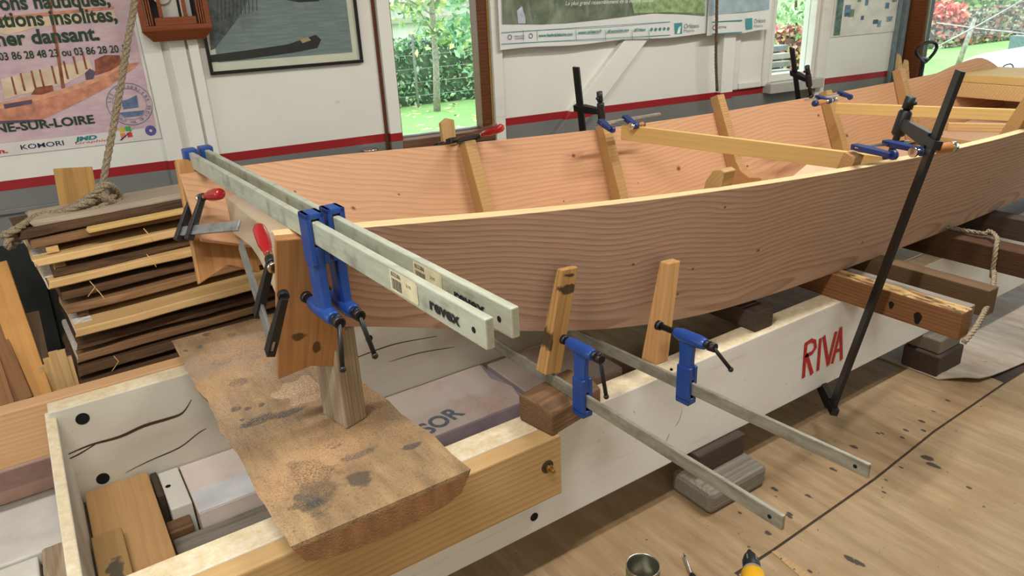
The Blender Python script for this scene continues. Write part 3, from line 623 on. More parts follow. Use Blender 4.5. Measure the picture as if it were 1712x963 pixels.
wld(boat, plank(fU, fL, -1, .345, 5.1, M_['fir_in'], hump), 'side_plank', M_['fir_in'], .002).data.set_sharp_from_angle(angle=.7)
# bottom
m = MB(); rings = []
for i in range(61):
    x = 1.06+4.04*i/60; a = nL(x); b = fL(x); rings.append([(x, a[0]+.024, a[1]+.004), (x, b[0]-.004, a[1]+.004), (x, b[0]-.004, a[1]+.026), (x, a[0]+.024, a[1]+.026)])
m.loft(rings, True, True, False, uvs=lambda i, j: (1.06+4.04*i/60, .9 if j in (1, 2) else .2))
wld(boat, m, 'bottom', wood('fir_bottom', 'e2bc9e', 'c49a78', 40, .4, .2, .6, uv=True))
# arched end frame
m = MB(); arc = [(2.175, 1.085), (2.165, .975), (2.06, .983), (1.97, .985), (1.90, .968), (1.84, .935), (1.80, .905), (1.77, .885), (1.68, .88), (1.615, .93), (1.545, 1.085)]
m.prism(arc, .435, .485, Matrix(((0, 0, 1, 0), (1, 0, 0, 0), (0, 1, 0, 0), (0, 0, 0, 1))))
wld(boat, m, 'end_frame', wood('dusty_frame', 'd0b58c', 'b08a5a', 60, .2, .25, .85, blotch='c4b4a0', blotch_amt=.8), .004)
def rib(U, L, side, x, wx=.045, dp=.07, top=.0, bot=.03, foot=0., mat='pale', tilt=0., rnd=False):
    u = V((x, *U(x))); l = V((x, *L(x))); d = (u-l).normalized(); nrm = V((0, side, 0)); nrm = (nrm-d*nrm.dot(d)).normalized()
    if side > 0: u = u+nrm*.0225; l = l+nrm*.0225
    h = (u-l).length; M = Matrix((d, nrm, V((1, 0, 0)))).transposed().to_4x4(); M.translation = l+V((0, 0, 0))
    pr = [(bot, .0005), (h+top, .0005), (h+top, dp*.75)] if not rnd else [(bot, .0005), (h+top, .0005), (h+top+.002, dp*.3), (h+top-.012, dp*.7), (h+top-.05, dp*.95)]
    pr += [(bot+.15, dp)]
    if foot: pr += [(bot+.10, dp+foot*.12), (bot+.06, dp+foot*.45), (bot+.045, dp+foot), (bot, dp+foot)]
    else: pr += [(bot, dp)]
    m = MB(); m.prism(pr, -wx/2, wx/2, M); return wld(boat, m, 'frame', M_[mat], .003)
FX = [Pz(770, 243, 1.075).x+.03, Pz(1015, 218, 1.03).x, Pz(1197, 188, 1.004).x, Pz(1367, 160, 1.0).x, Pz(1500, 137, 1.02).x]
tops = [0, .012, .075, .012, .06]
for i, x in enumerate(FX): rib(fU, fL, -1, x, .048, .065, tops[i], .03, .12 if i in (2, 4) else 0, 'pale' if i in (0, 1, 3) else 'oak')
NX = [(2.20, .03, .05), (3.25, .17, .05), (1.62, .045, .05)]
for x, t, wx in NX: rib(nU, nL, 1, x, wx, .06, t, .03, 0, 'oak' if x < 3 and x > 2 else 'pale', rnd=x < 2)
for x in [1.10]+[f+.02 for f in FX]:
    a = nL(x); b = fL(x); m = MB(); m.box(x-.022, x+.022, a[0]+.05, b[0]-.03, a[1]+.0265, a[1]+.075); wld(boat, m, 'floor_timber', M_['pale'], .003)
# stern deck
pd = Pz(1640, 143, 1.0)
wld(boat, MB().box(4.62, 5.08, 1.52, 2.235, .985, 1.03), 'deck_plank', M_['pale2'], .004)
wld(boat, MB().box(4.62, 4.66, 1.55, 2.225, .90, .984), 'deck_beam', M_['pile_light'], .004)
wld(boat, MB().box(5.04, 5.08, 1.58, 2.15, .80, .984), 'transom', M_['fir_in'], .004)
#NEXT2
# ------------------------------------------------------------------ cross battens clamped to the frames
def batten(name, label, a, b, h, t, mat, cat='batten'):
    a = V(a); b = V(b); M = basis(a, b-a, (0, 0, 1)); L = (b-a).length
    o = MB().box(0, L, -t/2, t/2, -h, 0).build(name, mat, None, M, .002); return tag(o, label, cat)
ba = Pz(1040, 210, 1.062); bb = Py(1488, 262, 1.35)
batten('cross_batten', 'long pale batten spanning the boat between the second far frame and the tall black clamp', ba+V((.02, .02, 0)), bb, .062, .022, M_['pale2'])
bc = Pz(1398, 172, 1.035); bd = Pz(1740, 184, 1.035)
batten('cross_batten', 'pale batten spanning the boat farther back, from the fourth far frame to the right edge', bc, bd, .05, .022, M_['pale2'])
batten('cross_batten', 'dull tan batten lying low across the boat beneath the rear spanning batten', Pz(1585, 205, .92), Pz(1720, 207, .92), .04, .025, M_['pile_light'])
m = MB(); P = [Pz(1318, 301, .84), Pz(1362, 264, .86), Pz(1402, 263, .84), Pz(1470, 300, .76), Pz(1400, 330, .76)]
m.loft([[p for p in P], [p-V((0, 0, .012)) for p in P]], True, True, False)
tag(m.build('plank_offcut', plain('pink_plank', 'e2b394', .65, 0, .06, 20)), 'pale pink triangular board lying inside the boat behind the near gunwale', 'board')
batten('wood_block', 'pale square-cut batten end peeping over the near gunwale toward the left', Py(664, 365, 1.66), Py(712, 380, 1.515), .045, .055, M_['pale'], 'block')
# ------------------------------------------------------------------ clamp pads and wedges
def pad_board(label, TL, BL, wx, notch, th, outward, mat, sl, drop=0.0005):
    TL = V(TL); BL = V(BL); X = V((1, sl, 0)).normalized(); Z = (TL-BL); h = Z.length; Z = Z.normalized(); Y = Z.cross(X).normalized(); X = Y.cross(Z)
    M = Matrix((Z, X, Y if False else Z.cross(X))).transposed().to_4x4(); M.translation = BL
    m = MB(); pr = [(h, 0), (h, wx*.18), (h-drop, wx*.5), (h-drop, wx), (0.012, wx), (notch, wx*.5), (0, 0)]
    s = 1 if M.to_3x3().col[2].y*outward > 0 else -1
    m.prism(pr, 0, th*s, M @ ID if False else ID)
    return tag(m.build('clamp_pad', mat, None, M, .003), label, 'clamp pad')
pad_board('notched tan pad board behind the far plank at the boat end', (.350, 2.322, 1.185), (.318, 2.175, .845), .185, .045, .024, 1, M_['ply_edge'], .17, .05)
m_np = wood('near_pad', 'b07f4e', '7a5230', 80, .4, .4, .7, stains=[(.09, .09, .02, .012), (.13, .05, .012, .018)], stain_col='3a2a1c')
pad_board('tall tan pad board against the near plank at the boat end', (.380, 1.493, 1.150), (.364, 1.632, .765), .155, .03, .020, -1, m_np, -.2)
def wedge(label, pts_top, x, yt, yb, zt, zb, wx, tb, mat, tilt):
    """tapered block standing against the flared plank: thin at the top"""
    m = MB(); M = Matrix.Translation((x, yb, zb)) @ Matrix.Rotation(tilt, 4, 'Y'); h = zt-zb
    # local x up the wedge, y across it, z away from the plank
    pr = [(0, 0), (h, (yt-yb)-.012), (h, (yt-yb)+.02), (h*.1, tb)]
    a = .5*wx; b = .46*wx
    lo = [(-a, p[1], p[0]) for p in pr]; hi = [(a, p[1], p[0]) for p in pr]
    m.loft([lo, hi], True, True, False)
    return m, M
def wedge2(label, c, mat, blots=()):
    P = [V(q) for q in c]     # front-left-bottom, front-right-bottom, front-right-top, front-left-top, then depth top / bottom towards the boat
    f = P[:4]; dt, db = c[4], c[5]
    bk = [f[0]+V(db), f[1]+V(db), f[2]+V(dt), f[3]+V(dt)]
    o = (f[0]+f[1])/2; M = basis(o, (f[2]+f[3])/2-o, (0, -1, 0)); Mi = M.inverted()
    m = MB(); m.loft([[Mi @ p for p in bk], [Mi @ p for p in f]], True, True, False)
    return tag(m.build('clamp_wedge', mat, None, M, .003), label, 'wedge')
yw = 1.335
M_['wedge_a'] = wood('worn_wedge', 'b98f57', '80592f', 70, .5, .5, .75, stains=[(.245, -.005, .014, .032), (.10, .03, .03, .012), (.285, .0, .006, .02)], stain_col='17130f')
def wfront(px, Y0, Y1): return [Py(px[0][0], px[0][1], Y0), Py(px[1][0], px[1][1], Y0), Py(px[2][0], px[2][1], Y1), Py(px[3][0], px[3][1], Y1)]
wedge2('worn wedge block with black tape marks against the near plank, nearer the boat end', wfront([(912, 628), (938, 624), (967, 446), (940, 452)], 1.41, 1.395)+[(-.002, .02, .0), (-.004, .042, .0)], M_['wedge_a'])
wedge2('clean tan wedge block against the near plank, in front of the second lower clamp', wfront([(1097, 611), (1117, 604), (1138, 436), (1117, 441)], 1.30, 1.345)+[(-.002, .03, .0), (-.006, .055, .0)], wood('tan_wedge', 'bd8f5a', '8a6138', 70, .4, .4, .7))
m = MB(); p = Pz(772, 222, 1.10)
M = basis((1.335, 2.452, 1.0), (.0, .12, 1), (0, -1, 0))
m.prism([(0, -.026), (.155, -.03), (.165, .0), (.150, .028), (0, .03)], -.011, .011)
tag(m.build('clamp_pad', M_['pale'], None, M, .003), 'small pale pad board sticking up behind the far gunwale under the rusty clamp', 'clamp pad')

# ------------------------------------------------------------------ clamps
def bar_clamp(label, far, near, h, t, hd, arm, up, barrel, mats, tom, scr=.05, tip=.05, headh=.09, group=None, print_=False):
    """heavy bar clamp: bar along local x from its far fixed head (0) to the near end; sliding head at hd; arm goes up or down to the screw barrel"""
    far = V(far); near = V(near); M = basis(far, near-far, (0, 0, 1)); L = (near-far).length
    r = thing('bar_clamp', label, 'clamp', M, group); s = 1 if up else -1
    z0 = 0 if up else -h            # bar between z=-h and 0
    MB().box(0, L, -t/2, t/2, -h, 0).build('bar', mats[0], r, None, .0022)
    m = MB(); zz = (-h-.006, .008); e = t/2+.012
    za, zb_ = (-h-.008, headh) if up else (-h-headh, .009)
    m.box(-.03, .012, -e, e, za, zb_); m.box(.012, .03, -e*.9, e*.9, zb_-.035 if up else za, zb_ if up else za+.035)
    m.build('fixed_head', mats[1], r, None, .004)
    # sliding head: forked collar, tapering arm with a web, round barrel
    m = MB(); cz0, cz1 = (-h-.020, .045) if up else (-h-.045, .016)
    m.box(hd-.022, hd+.022, -e, -t/2-.0012, cz0, cz1); m.box(hd-.022, hd+.022, t/2+.0012, e, cz0, cz1)
    if up: m.box(hd-.022, hd+.022, -e, e, cz0-.010, cz0+.008)
    else: m.box(hd-.022, hd+.022, -e, e, cz1-.012, cz1)
    zs0 = (.006 if up else -h-.006); ze = s*arm+(0 if up else -h)
    n = 8; rings = []
    for i in range(n+1):
        q = i/n; z = zs0+(ze-zs0)*q; a = .021-.005*math.sin(q*math.pi)+.003*q; b = e*(1-.25*q)
        rings.append([(hd-a, -b, z), (hd+a, -b*.55, z), (hd+a, b*.55, z), (hd-a, b, z)])
    m.loft(rings, True, True, True)
    b0, b1 = barrel
    m.tube([(hd+b0, 0, ze), (hd+b0+.012, 0, ze), (hd+b0+.02, 0, ze), (hd+b1-.02, 0, ze), (hd+b1-.012, 0, ze), (hd+b1, 0, ze)], [.013, .015, .0175, .0175, .0165, .0145], 18)
    m.build('sliding_head', mats[1], r, None, .0025)
    m = MB(); m.cyl((hd+b0-tip, 0, ze), (hd+b1+scr, 0, ze), .0085, .0085, 14); m.cyl((hd+b1+scr*.35, 0, ze), (hd+b1+scr, 0, ze), .013, .012, 14)
    m.cyl((hd+b0-tip, 0, ze), (hd+b0-tip+.012, 0, ze), .014, .012, 14)
    sc = m.build('screw', mats[2], r)
    d = V(tom).normalized()*V(tom).length; c = V((hd+b1+scr*.8, 0, ze)); m = MB(); m.cyl(c-d*.12, c+d, .0052, .0052, 10)
    m.sphere(c+d, .0072, seg=10); m.sphere(c-d*.12, .0068, seg=10); m.build('tommy_bar', mats[2], r)
    m = MB(); hx = L-.03; m.cyl((hx, -t/2-.0006, -h*.55), (hx, -t/2+.002, -h*.55), .0048, .0048, 14); m.build('end_hole', M_['hole'], r)
    if print_:
        lx = print_; FM = Matrix(((1, 0, 0, 0), (0, 0, -1, -t/2-.0006), (0, 1, 0, 0), (0, 0, 0, 1)))
        st = MB().prism([(lx, -h+.006), (lx+.088, -h+.006), (lx+.092, -h+.009), (lx+.092, -.008), (lx+.088, -.004), (lx, -.004)], 0, .0004, FM).build('sticker', M_['sticker'], r)
        m = MB(); rr = random.Random(4); x = lx+.006
        while x < lx+.040: wd = rr.choice((.0008, .0014, .002)); m.poly([(x, -h+.010, .0007), (x+wd, -h+.010, .0007), (x+wd, -.018, .0007), (x, -.018, .0007)], FM); x += wd+rr.choice((.0008, .0016))
        m.build('barcode', M_['ink'], st)
        text('833386', 'sticker_number', FM @ at(lx+.006, -.014, .0007), M_['ink'], st, width=.032, height=.007, bold=.01)
        text('210', 'sticker_number', FM @ at(lx+.055, -.02, .0007), M_['ink'], st, width=.016, height=.005)
        text('revex', 'lettering', FM @ at(lx+.128, -h*.70, .0007), M_['ink'], r, width=.085, height=.019, bold=.035)
    return r
zt = 1.197
A0, A1 = Pz(318, 254, zt), Pz(818, 532, zt); A0 = A0+(A0-A1).normalized()*.0
h_ = .047
r1 = bar_clamp('long grey-green bar clamp lettered revex across the boat end, outer of the pair', A0, A1, h_, .014, (A0-Pz(519, 367, zt)).length, .155, False, (-.075, .045), (M_['bar'], M_['blue'], M_['black']), (.035, -.02, -.085), .03, .035, .05, 'pair of revex clamps', (A0-Pz(655, 443, zt)).length)
B1 = Pz(861, 514, zt); dirn = (A1-A0).normalized(); B0 = B1-dirn*(A1-A0).length
r2 = bar_clamp('long grey-green bar clamp lettered revex across the boat end, inner of the pair', B0+(B1-B0)*.0, B1, h_, .014, (A0-Pz(519, 367, zt)).length, .155, False, (-.075, .045), (M_['bar'], M_['blue'], M_['black']), (.03, .01, -.085), .03, .035, .05, 'pair of revex clamps', (A0-Pz(655, 443, zt)).length)
z2 = .623
mm = (M_['steel2'], M_['blue'], M_['black'])
c0, c1 = Pz(822, 563, z2), Pz(1312, 862, z2); far = c0+(c0-c1).normalized()*.42
hdx = (far-Pz(975, 655, z2)).length
bar_clamp('lower blue-headed bar clamp resting on the brown block, pressing the taped wedge', far, c1, .036, .009, hdx, .125, True, (-.055, .045), mm, (.012, .01, -.105), .03, .02, .05, 'lower blue clamps')
c0, c1 = Pz(990, 563, z2), Pz(1456, 776, z2); far = c0+(c0-c1).normalized()*.50
hdx = (far-Pz(1150, 634, z2)).length
bar_clamp('lower blue-headed bar clamp farther along, lying on the girder and pressing the clean wedge', far, c1, .036, .009, hdx, .125, True, (-.045, .055), mm, (.035, .03, -.06), .028, .06, .05, 'lower blue clamps')

def f_clamp(label, P0, xd, zd, L, d, thr, bw, bt, mats, handle, gap, barrel=.035, jw=.011, out=.03, group=None, name='f_clamp'):
    """bar along local x, jaws along local z, screw through the sliding jaw's tip parallel to the bar"""
    M = basis(P0, xd, zd); r = thing(name, label, 'clamp', M, group)
    MB().box(-.012, L, -bt/2, bt/2, -bw/2, bw/2).build('bar', mats[0], r, None, .0015)
    def jaw(x, nm, barrel):
        m = MB(); e = bt/2+.006
        m.box(x-.014, x+.014, -e, -bt/2-.0008, -bw/2-.007, bw/2+.01); m.box(x-.014, x+.014, bt/2+.0008, e, -bw/2-.007, bw/2+.01)
        m.box(x-.014, x+.014, -e, e, -bw/2-.014, -bw/2-.001)
        rings = []
        for i in range(6):
            q = i/5; z = bw/2+.001+(thr-bw/2)*q; a = jw*(1.25-.4*q); b = e*(1-.2*q)
            rings.append([(x-a, -b, z), (x+a, -b, z), (x+a, b, z), (x-a, b, z)])
        m.loft(rings, True, True, False)
        if barrel: m.tube([(x-barrel*.5, 0, thr), (x-barrel*.42, 0, thr), (x+barrel*.42, 0, thr), (x+barrel*.5, 0, thr)], [jw*.9, jw*1.15, jw*1.15, jw*.9], 14)
        else: m.cyl((x, 0, thr), (x+.014, 0, thr), jw*1.1, jw*1.1, 14)
        return m.build(nm, mats[1], r, None, .0015)
    jaw(0, 'fixed_jaw', 0); jaw(d, 'sliding_jaw', barrel)
    sr = jw*.62; m = MB(); m.cyl((d-gap, 0, thr), (d+barrel/2+out, 0, thr), sr, sr, 12); m.tube([(d-gap, 0, thr), (d-gap+.008, 0, thr), (d-gap+.012, 0, thr)], [sr*1.9, sr*1.9, sr*1.2], 14)
    m.build('screw', mats[3] if len(mats) > 3 else mats[1], r)
    x = d+barrel/2+out
    if handle[0] == 'round':
        l, rad = handle[1:3]; pr = [(0, .35), (.03, .55), (.1, .62), (.18, .6), (.24, .78), (.4, .95), (.7, 1.), (.92, .95), (.99, .8), (1., .3)]
        m = MB(); m.tube([(x+l*a, 0, thr) for a, b in pr], [rad*b for a, b in pr], 14); hdl = m.build('handle', mats[2], r)
        m = MB(); m.cyl((x-.014, 0, thr), (x+.002, 0, thr), rad*.45, rad*.5, 12); m.build('ferrule', M_['brass'], r)
        if len(handle) > 3:
            m = MB(); m.tube([(x+l*.80, 0, thr), (x+l*.84, 0, thr), (x+l*1.0, 0, thr), (x+l*1.02, 0, thr)], [rad*1.02, rad*1.06, rad*1.0, rad*.5], 14); m.build('end_cap', handle[3], r)
    else:
        m = MB(); m.cyl((x-.006, 0, thr), (x+.034, 0, thr), sr*1.45, sr*1.45, 14); m.build('screw_head', mats[1], r)
        q = V(handle[1]); c = V((x+.012, 0, thr)); m = MB(); m.cyl(c-q*.25, c+q, .0048, .0048, 10); m.sphere(c+q, .007, seg=10); m.build('tommy_bar', mats[3] if len(mats) > 3 else mats[1], r)
    return r
BLK = (M_['black'], M_['black'], M_['red_handle'], M_['black'])
ZR = (M_['steel'], M_['black'], M_['red_handle'], M_['chrome'])
def fc(label, pa, pb, pj, thr_pt, **k):
    """bar from pa to pb; pj a point towards which the jaws reach"""
    pa = V(pa); pb = V(pb); x = (pb-pa).normalized(); z = V(pj)-pa; z = (z-x*z.dot(x)).normalized()
    return f_clamp(label, pa, x, z, (pb-pa).length, **k)
# far pad clamp and near pad clamp
pa, pb = Py(302, 387, 2.24), Py(400, 377, 1.82)
fc('small red-handled clamp with zinc bar on the far plank end', pa, pb, Py(303, 330, 2.37), None, d=.095, thr=.10, bw=.028, bt=.007, mats=ZR, handle=('round', .115, .0165), gap=.028, barrel=.024, jw=.010, out=.012)
pa, pb = Py(455, 574, 1.49), Py(402, 408, 1.86)
fc('small red-handled clamp with zinc bar hanging inside the near plank end', pa, pb, Py(487, 500, 1.40), None, d=.135, thr=.125, bw=.028, bt=.007, mats=ZR, handle=('round', .115, .0165), gap=.03, barrel=.024, jw=.011, out=.012)
# rusty clamp on the far gunwale
pa, pb = Py(738, 242, 2.46), Py(828, 209, 2.17)
fc('rusty red-handled clamp lying over the far gunwale below the window', pa, pb, pa+V((.3, .03, .0)), None, d=.075, thr=.125, bw=.024, bt=.008, mats=(M_['rust'], M_['black'], M_['red_handle'], M_['black']), handle=('round', .115, .0165), gap=.022, barrel=.024, jw=.010, out=.012)
# tall black clamps
pa = V((2.185, 1.285, .15)); pb = Py(1606, 118, 1.10)
pj = pa+V((.03, 1, .1))
x_ = (pb-pa).normalized(); tgt = Py(1497, 236, 1.335); dd = (Py(1578, 236, 1.15)-pa).length
fc('tall black clamp gripping girder and near gunwale at the right', pa, pb, pa+(tgt-(pa+x_*(tgt-pa).dot(x_))), None, d=dd, thr=(tgt-(pa+x_*(tgt-pa).dot(x_))).length, bw=.040, bt=.014, mats=BLK, handle=('tommy', (.005, .01, -.02)), gap=.125, barrel=.085, jw=.019, out=.012, name='deep_throat_clamp')
def farblack(label, top, bot, tip):
    top = V(top); bot = V(bot); x = (top-bot).normalized(); P0 = bot-x*.46; tip = V(tip); dd = (tip-P0).dot(x); zz = tip-(P0+x*dd)
    return f_clamp(label, P0, x, zz, (top-P0).length, dd, zz.length, .032, .011, BLK, ('tommy', (.0, .018, -.0)), .10, .075, .014, .012, name='deep_throat_clamp')
farblack('black clamp standing behind the far gunwale in front of the white brace', Py(963, 112, 2.49), Py(974, 215, 2.515), Py(1005, 186, 2.40))
farblack('black clamp standing behind the far gunwale in front of the second window', Py(1324, 80, 2.505), Py(1334, 160, 2.535), Py(1352, 134, 2.42))
# blue screw clamps on the battens
M_['wood_handle'] = wood('turned_handle', 'b57a45', '8a552c', 60, .3, .3, .35)
NV = (M_['chrome'], M_['navy'], M_['wood_handle'], M_['chrome'])
pa = Pz(1008, 206, 1.085); pb = Pz(1104, 190, 1.085)
fc('blue-jawed clamp holding the front batten to the second far frame', pa, pb, pa+V((-.05, -.3, -.12)), None, d=.13, thr=.055, bw=.014, bt=.006, mats=NV, handle=('round', .03, .011, M_['navy']), gap=.03, barrel=.02, jw=.012, out=.006, name='screw_clamp')
pb = Pz(1346, 168, 1.06); pa = Pz(1408, 157, 1.06)
fc('blue-jawed clamp with a turned handle and blue knob on the fourth far frame', pa, pb, pa+V((-.02, -.3, -.06)), None, d=.17, thr=.05, bw=.014, bt=.006, mats=NV, handle=('round', .09, .014, M_['navy']), gap=.05, barrel=.02, jw=.012, out=.01, name='screw_clamp')
pa = Pz(1437, 247, 1.085); pb = Pz(1520, 236, 1.085)
fc('blue-jawed clamp with a turned handle at the near end of the front batten', pa, pb, Pz(1492, 262, 1.085), None, d=.125, thr=.13, bw=.02, bt=.006, mats=NV, handle=('round', .10, .016, M_['chrome']), gap=.045, barrel=.03, jw=.014, out=.01, name='screw_clamp')

# ------------------------------------------------------------------ board stack against the wall
GP = 'sawn boards in the stack'
ang = V((1, .06, 0)).normalized()
def pboard(label, px, py, Y, L, W, T, mat, live=.01, seed=0, a=0., endpaint=None, cat='board', name='sawn_board', zoff=0):
    p = Py(px, py, Y); M = basis((p.x, p.y+W/2, p.z), (1, .06+a, 0), (0, 0, 1))
    o = lumber(L, W, T, 22, live, .003, seed, .004, .01).build(name, mat, None, M)
    tag(o, label, cat, GP if name == 'sawn_board' else None)
    return o
PL, PM, PD, PG = M_['pile_light'], M_['pile_mid'], M_['pile_dark'], M_['pile_grey']
rows = [(50, 371, 2.80, .022, PG, 'grey weathered board on top of the stack, rope lying behind it'), (26, 390, 2.76, .026, PD, 'bark-edged board second from the top of the stack'),
    (48, 405, 2.74, .024, PM, 'brown board third from the top of the stack, under the loose yellow strip'), (52, 436, 2.715, .026, PL, 'light broad board fourth from the top of the stack with a stick end on it'),
    (84, 451, 2.74, .026, PD, 'dark bark-edged board fifth from the top of the stack'), (72, 473, 2.70, .026, PL, 'light board in the upper middle of the stack, shavings hanging from it'),
    (100, 490, 2.72, .026, PD, 'dark board just below the light one with hanging shavings'), (106, 515, 2.70, .026, PM, 'mid-brown board right above the wide bright plank of the stack'),
    (122, 552, 2.62, .028, PL, 'wide bright smooth plank standing out from the middle of the stack'), (122, 574, 2.66, .028, PD, 'dark board directly under the wide bright plank of the stack'),
    (124, 596, 2.66, .028, PM, 'brown board third from the bottom of the visible stack'), (126, 618, 2.64, .03, PD, 'dark board second from the bottom of the visible stack'),
    (130, 640, 2.64, .03, PD, 'dark bark board lowest of the visible stack')]
prevz = None
for i, (px, py, Y, T_h, mat, lab) in enumerate(rows):
    o = pboard(lab, px, py, Y, (.72 if i < 4 else 1.5), (.17, .24)[i] if i < 2 else .38, T_h, mat, .018 if mat is PD else .007, i+1, random.uniform(-.012, .012))
    x0 = -.0
    if i in (3, 5, 8, 10):
        m = MB(); m.box(-.003, .0, -.19, .19, -T_h*.85, -.003); m.box(0, .07 if i != 8 else .055, -.14, .19, .0, .0025); m.build('end_paint', M_['white_end'], o)
# stickers between the boards, their ends showing at the left
for k, (px, py, Y, c, lab) in enumerate([(74, 412, 2.76, PL, 'pale spacer stick end on the light board near the stack top'), (88, 445, 2.77, PL, 'square spacer stick end in the upper stack'), (106, 463, 2.73, PM, 'thicker spacer stick end under the upper light board'),
    (110, 486, 2.74, PM, 'rough spacer stick end in the middle of the stack'), (125, 518, 2.73, PD, 'dark spacer stick end above the wide bright plank'), (146, 600, 2.72, PL, 'pale spacer stick end low in the stack')]):
    p = Py(px, py, Y); M = basis((p.x+.02, p.y+.15, p.z), (0, 1, 0), (0, 0, 1)); o = MB().box(-.17, .17, -.018, .018, -.022, 0).build('spacer_stick', c, None, M, .002); tag(o, lab, 'stick', 'spacer sticks in the stack')
pboard('thin bright yellow strip sticking out near the top of the stack', 150, 384, 2.70, 1.2, .05, .012, M_['pale2'], 0, 31, 0, cat='strip', name='wood_strip')
for k, (px, py, s) in enumerate([(150, 470, 9), (160, 482, 7), (228, 508, 10), (245, 425, 9), (190, 595, 6), (240, 382, 8)]):
    p = Py(px, py, 2.66); m = MB(); L_ = .05; m.tube([p, p+V((.01, -.012, -.02)), p+V((.018*(1 if k % 2 else -1), -.02, -.045))], .0016, 5)
    tag(m.build('wood_shaving', M_['pale2']), 'thin curled wood shaving hanging on the front of the board stack', 'shaving', 'shavings on the stack')
# leaning boards at far left
def lean(name, label, a, b, w, t, mat, cat='board', face=(0, -1, .2)):
    a = V(a); b = V(b); M = basis(a, b-a, face); L = (b-a).length
    return tag(MB().box(0, L, -w/2, w/2, -t, 0).build(name, mat, None, M, .002), label, cat)
lean('leaning_board', 'bright orange-tan board leaning at the left edge in front of dark sheets', Py(66, 664, 2.62), Py(-10, 440, 2.95), .075, .03, wood('orange_board', 'cd9653', '9c6a34', 60, .3, .3))
lean('leaning_board', 'brown board at the left edge beside the bright leaning one', Py(30, 672, 2.60), Py(-40, 500, 2.9), .085, .03, wood('brown_lean', '8a6038', '5d3d22', 60, .4, .4))
lean('leaning_board', 'tan board at the extreme left edge, lowest of the leaning ones', Py(0, 690, 2.58), Py(-42, 560, 2.8), .09, .03, wood('tan_lean', '93683e', '6a4729', 60, .4, .4))
pa = [Py(32, 528, 2.98), Py(65, 520, 2.98), Py(92, 645, 2.86), Py(70, 668, 2.86)]
m = MB(); m.loft([[p for p in pa], [p+V((0, .008, 0)) for p in pa]], True, True, False)
tag(m.build('fibreboard_sheet', plain('brown_hardboard', '6a4f35', .7, 0, .06, 10)), 'brown hardboard sheet leaning between the bright board and the stack', 'sheet')
m = MB(); pa = [Pw(-60, 420, .03), Pw(60, 405, .03), Pw(108, 600, .03), Pw(60, 660, .03), Pw(-60, 680, .03)]
m.prism(pa, .02, .035); tag(m.build('bitumen_sheet', plain('black_felt', '22231f', .85, 0, .25, 9), None, MW), 'black felted sheet standing against the wall at the left of the stack', 'sheet')
for k, (px, py, hh) in enumerate([(82, 628, .14), (92, 620, .15), (101, 614, .16), (112, 612, .16), (121, 618, .15)]):
    p = Py(px+2, py+22, 2.66); M = basis(p-V((0, 0, .06)), (-.02+.01*k, .1, 1), (0, -1, .1)); 
    o = MB().box(0, hh, -.014, .014, -.02, 0).build('wood_lath', PL, None, M, .001); tag(o, 'thin pale slat standing in the little row at the left foot of the stack', 'slat', 'slats standing by the stack')
p = Py(124, 300, 3.12); m = MB()
lean('short_board', 'short golden board propped upright behind the rope coil', Py(135, 352, 3.05), Py(122, 280, 3.12), .125, .024, wood('golden_board', 'b4884a', '86602e', 60, .5, .4), 'board')
# rope hanging at left and heaped on the stack
m = MB()
hang = [Py(228, -60, 3.12), Py(224, 10, 3.10), Py(213, 70, 3.08), Py(204, 130, 3.06), Py(192, 200, 3.03), Py(180, 262, 3.0), Py(171, 312, 2.98), Py(165, 335, 2.97)]
heap = [(160, 345), (140, 350), (110, 362), (70, 376), (35, 395), (18, 412), (12, 408), (20, 395), (60, 376), (110, 360), (150, 338), (178, 318), (192, 325), (200, 336), (197, 348), (186, 346), (172, 334), (165, 322), (178, 318), (190, 332), (176, 352), (150, 362), (118, 368), (88, 366), (60, 372), (30, 382), (8, 392), (-6, 392)]
pts = []
rr = random.Random(2)
for i, (a, b) in enumerate(heap): pts.append(Py(a, b-9*(a > 45), 2.87-.03*math.sin(i*1.3)-.07*(a < 45)))
rope_mesh(m, hang+pts, .0125)
rope = m.build('rope', M_['rope']); tag(rope, 'thick hemp rope hanging past the boat poster and heaped on the board stack', 'rope')
m = MB(); rope_mesh(m, [MW @ V((*Pw(1199, -30, .13), .13)), MW @ V((*Pw(1198, 40, .13), .13)), MW @ V((*Pw(1197, 100, .13), .13)), MW @ V((*Pw(1199, 152, .13), .13))], .0085)
tag(m.build('rope', M_['rope_dark']), 'thin dark rope hanging straight down in front of the banner', 'rope')
m = MB(); rope_mesh(m, [(3.05, 1.50, .618), Pz(1640, 390, .622), Pz(1652, 386, .632), Pz(1663, 392, .632), Pz(1668, 402, .622), (2.985, 1.19, .615), (2.968, 1.18, .58), (2.955, 1.17, .50), Py(1662, 455, 1.13), Py(1659, 490, 1.05), Py(1644, 525, .985), Py(1628, 552, .955), Py(1612, 572, .945)], .009)
tag(m.build('rope', M_['rope']), 'rope looped over the thick dark crossbeam and drooping beside the beam ends', 'rope')
#NEXT3
# ------------------------------------------------------------------ things on the wall
def wq(*px, off=0): return [Pw(a, b, off) for a, b in px]
def flat(m, pts, z): m.poly([(a, b, z) for a, b in pts], ID); return m
def flatpart(name, pts, z, mat, parent):      # a printed patch, in wall coordinates
    return flat(MB(), pts, z).build(name, mat, parent, parent.matrix_basis.inverted() @ MW, recalc=False)
def wtext(s, name, u, v, z, mat, parent, rot=0, **k): return text(s, name, parent.matrix_basis.inverted() @ MW @ at(u, v, z, rot), mat, parent, **k)
def wthing(name, label, cat, u, v, z=0, group=None): return thing(name, label, cat, MW @ Matrix.Translation((u, v, z)), group)
def wbox(t, name, mat, *b, bevel=0):
    m = MB()
    for q in b: m.box(*q)
    return m.build(name, mat, t, t.matrix_basis.inverted() @ MW, bevel)
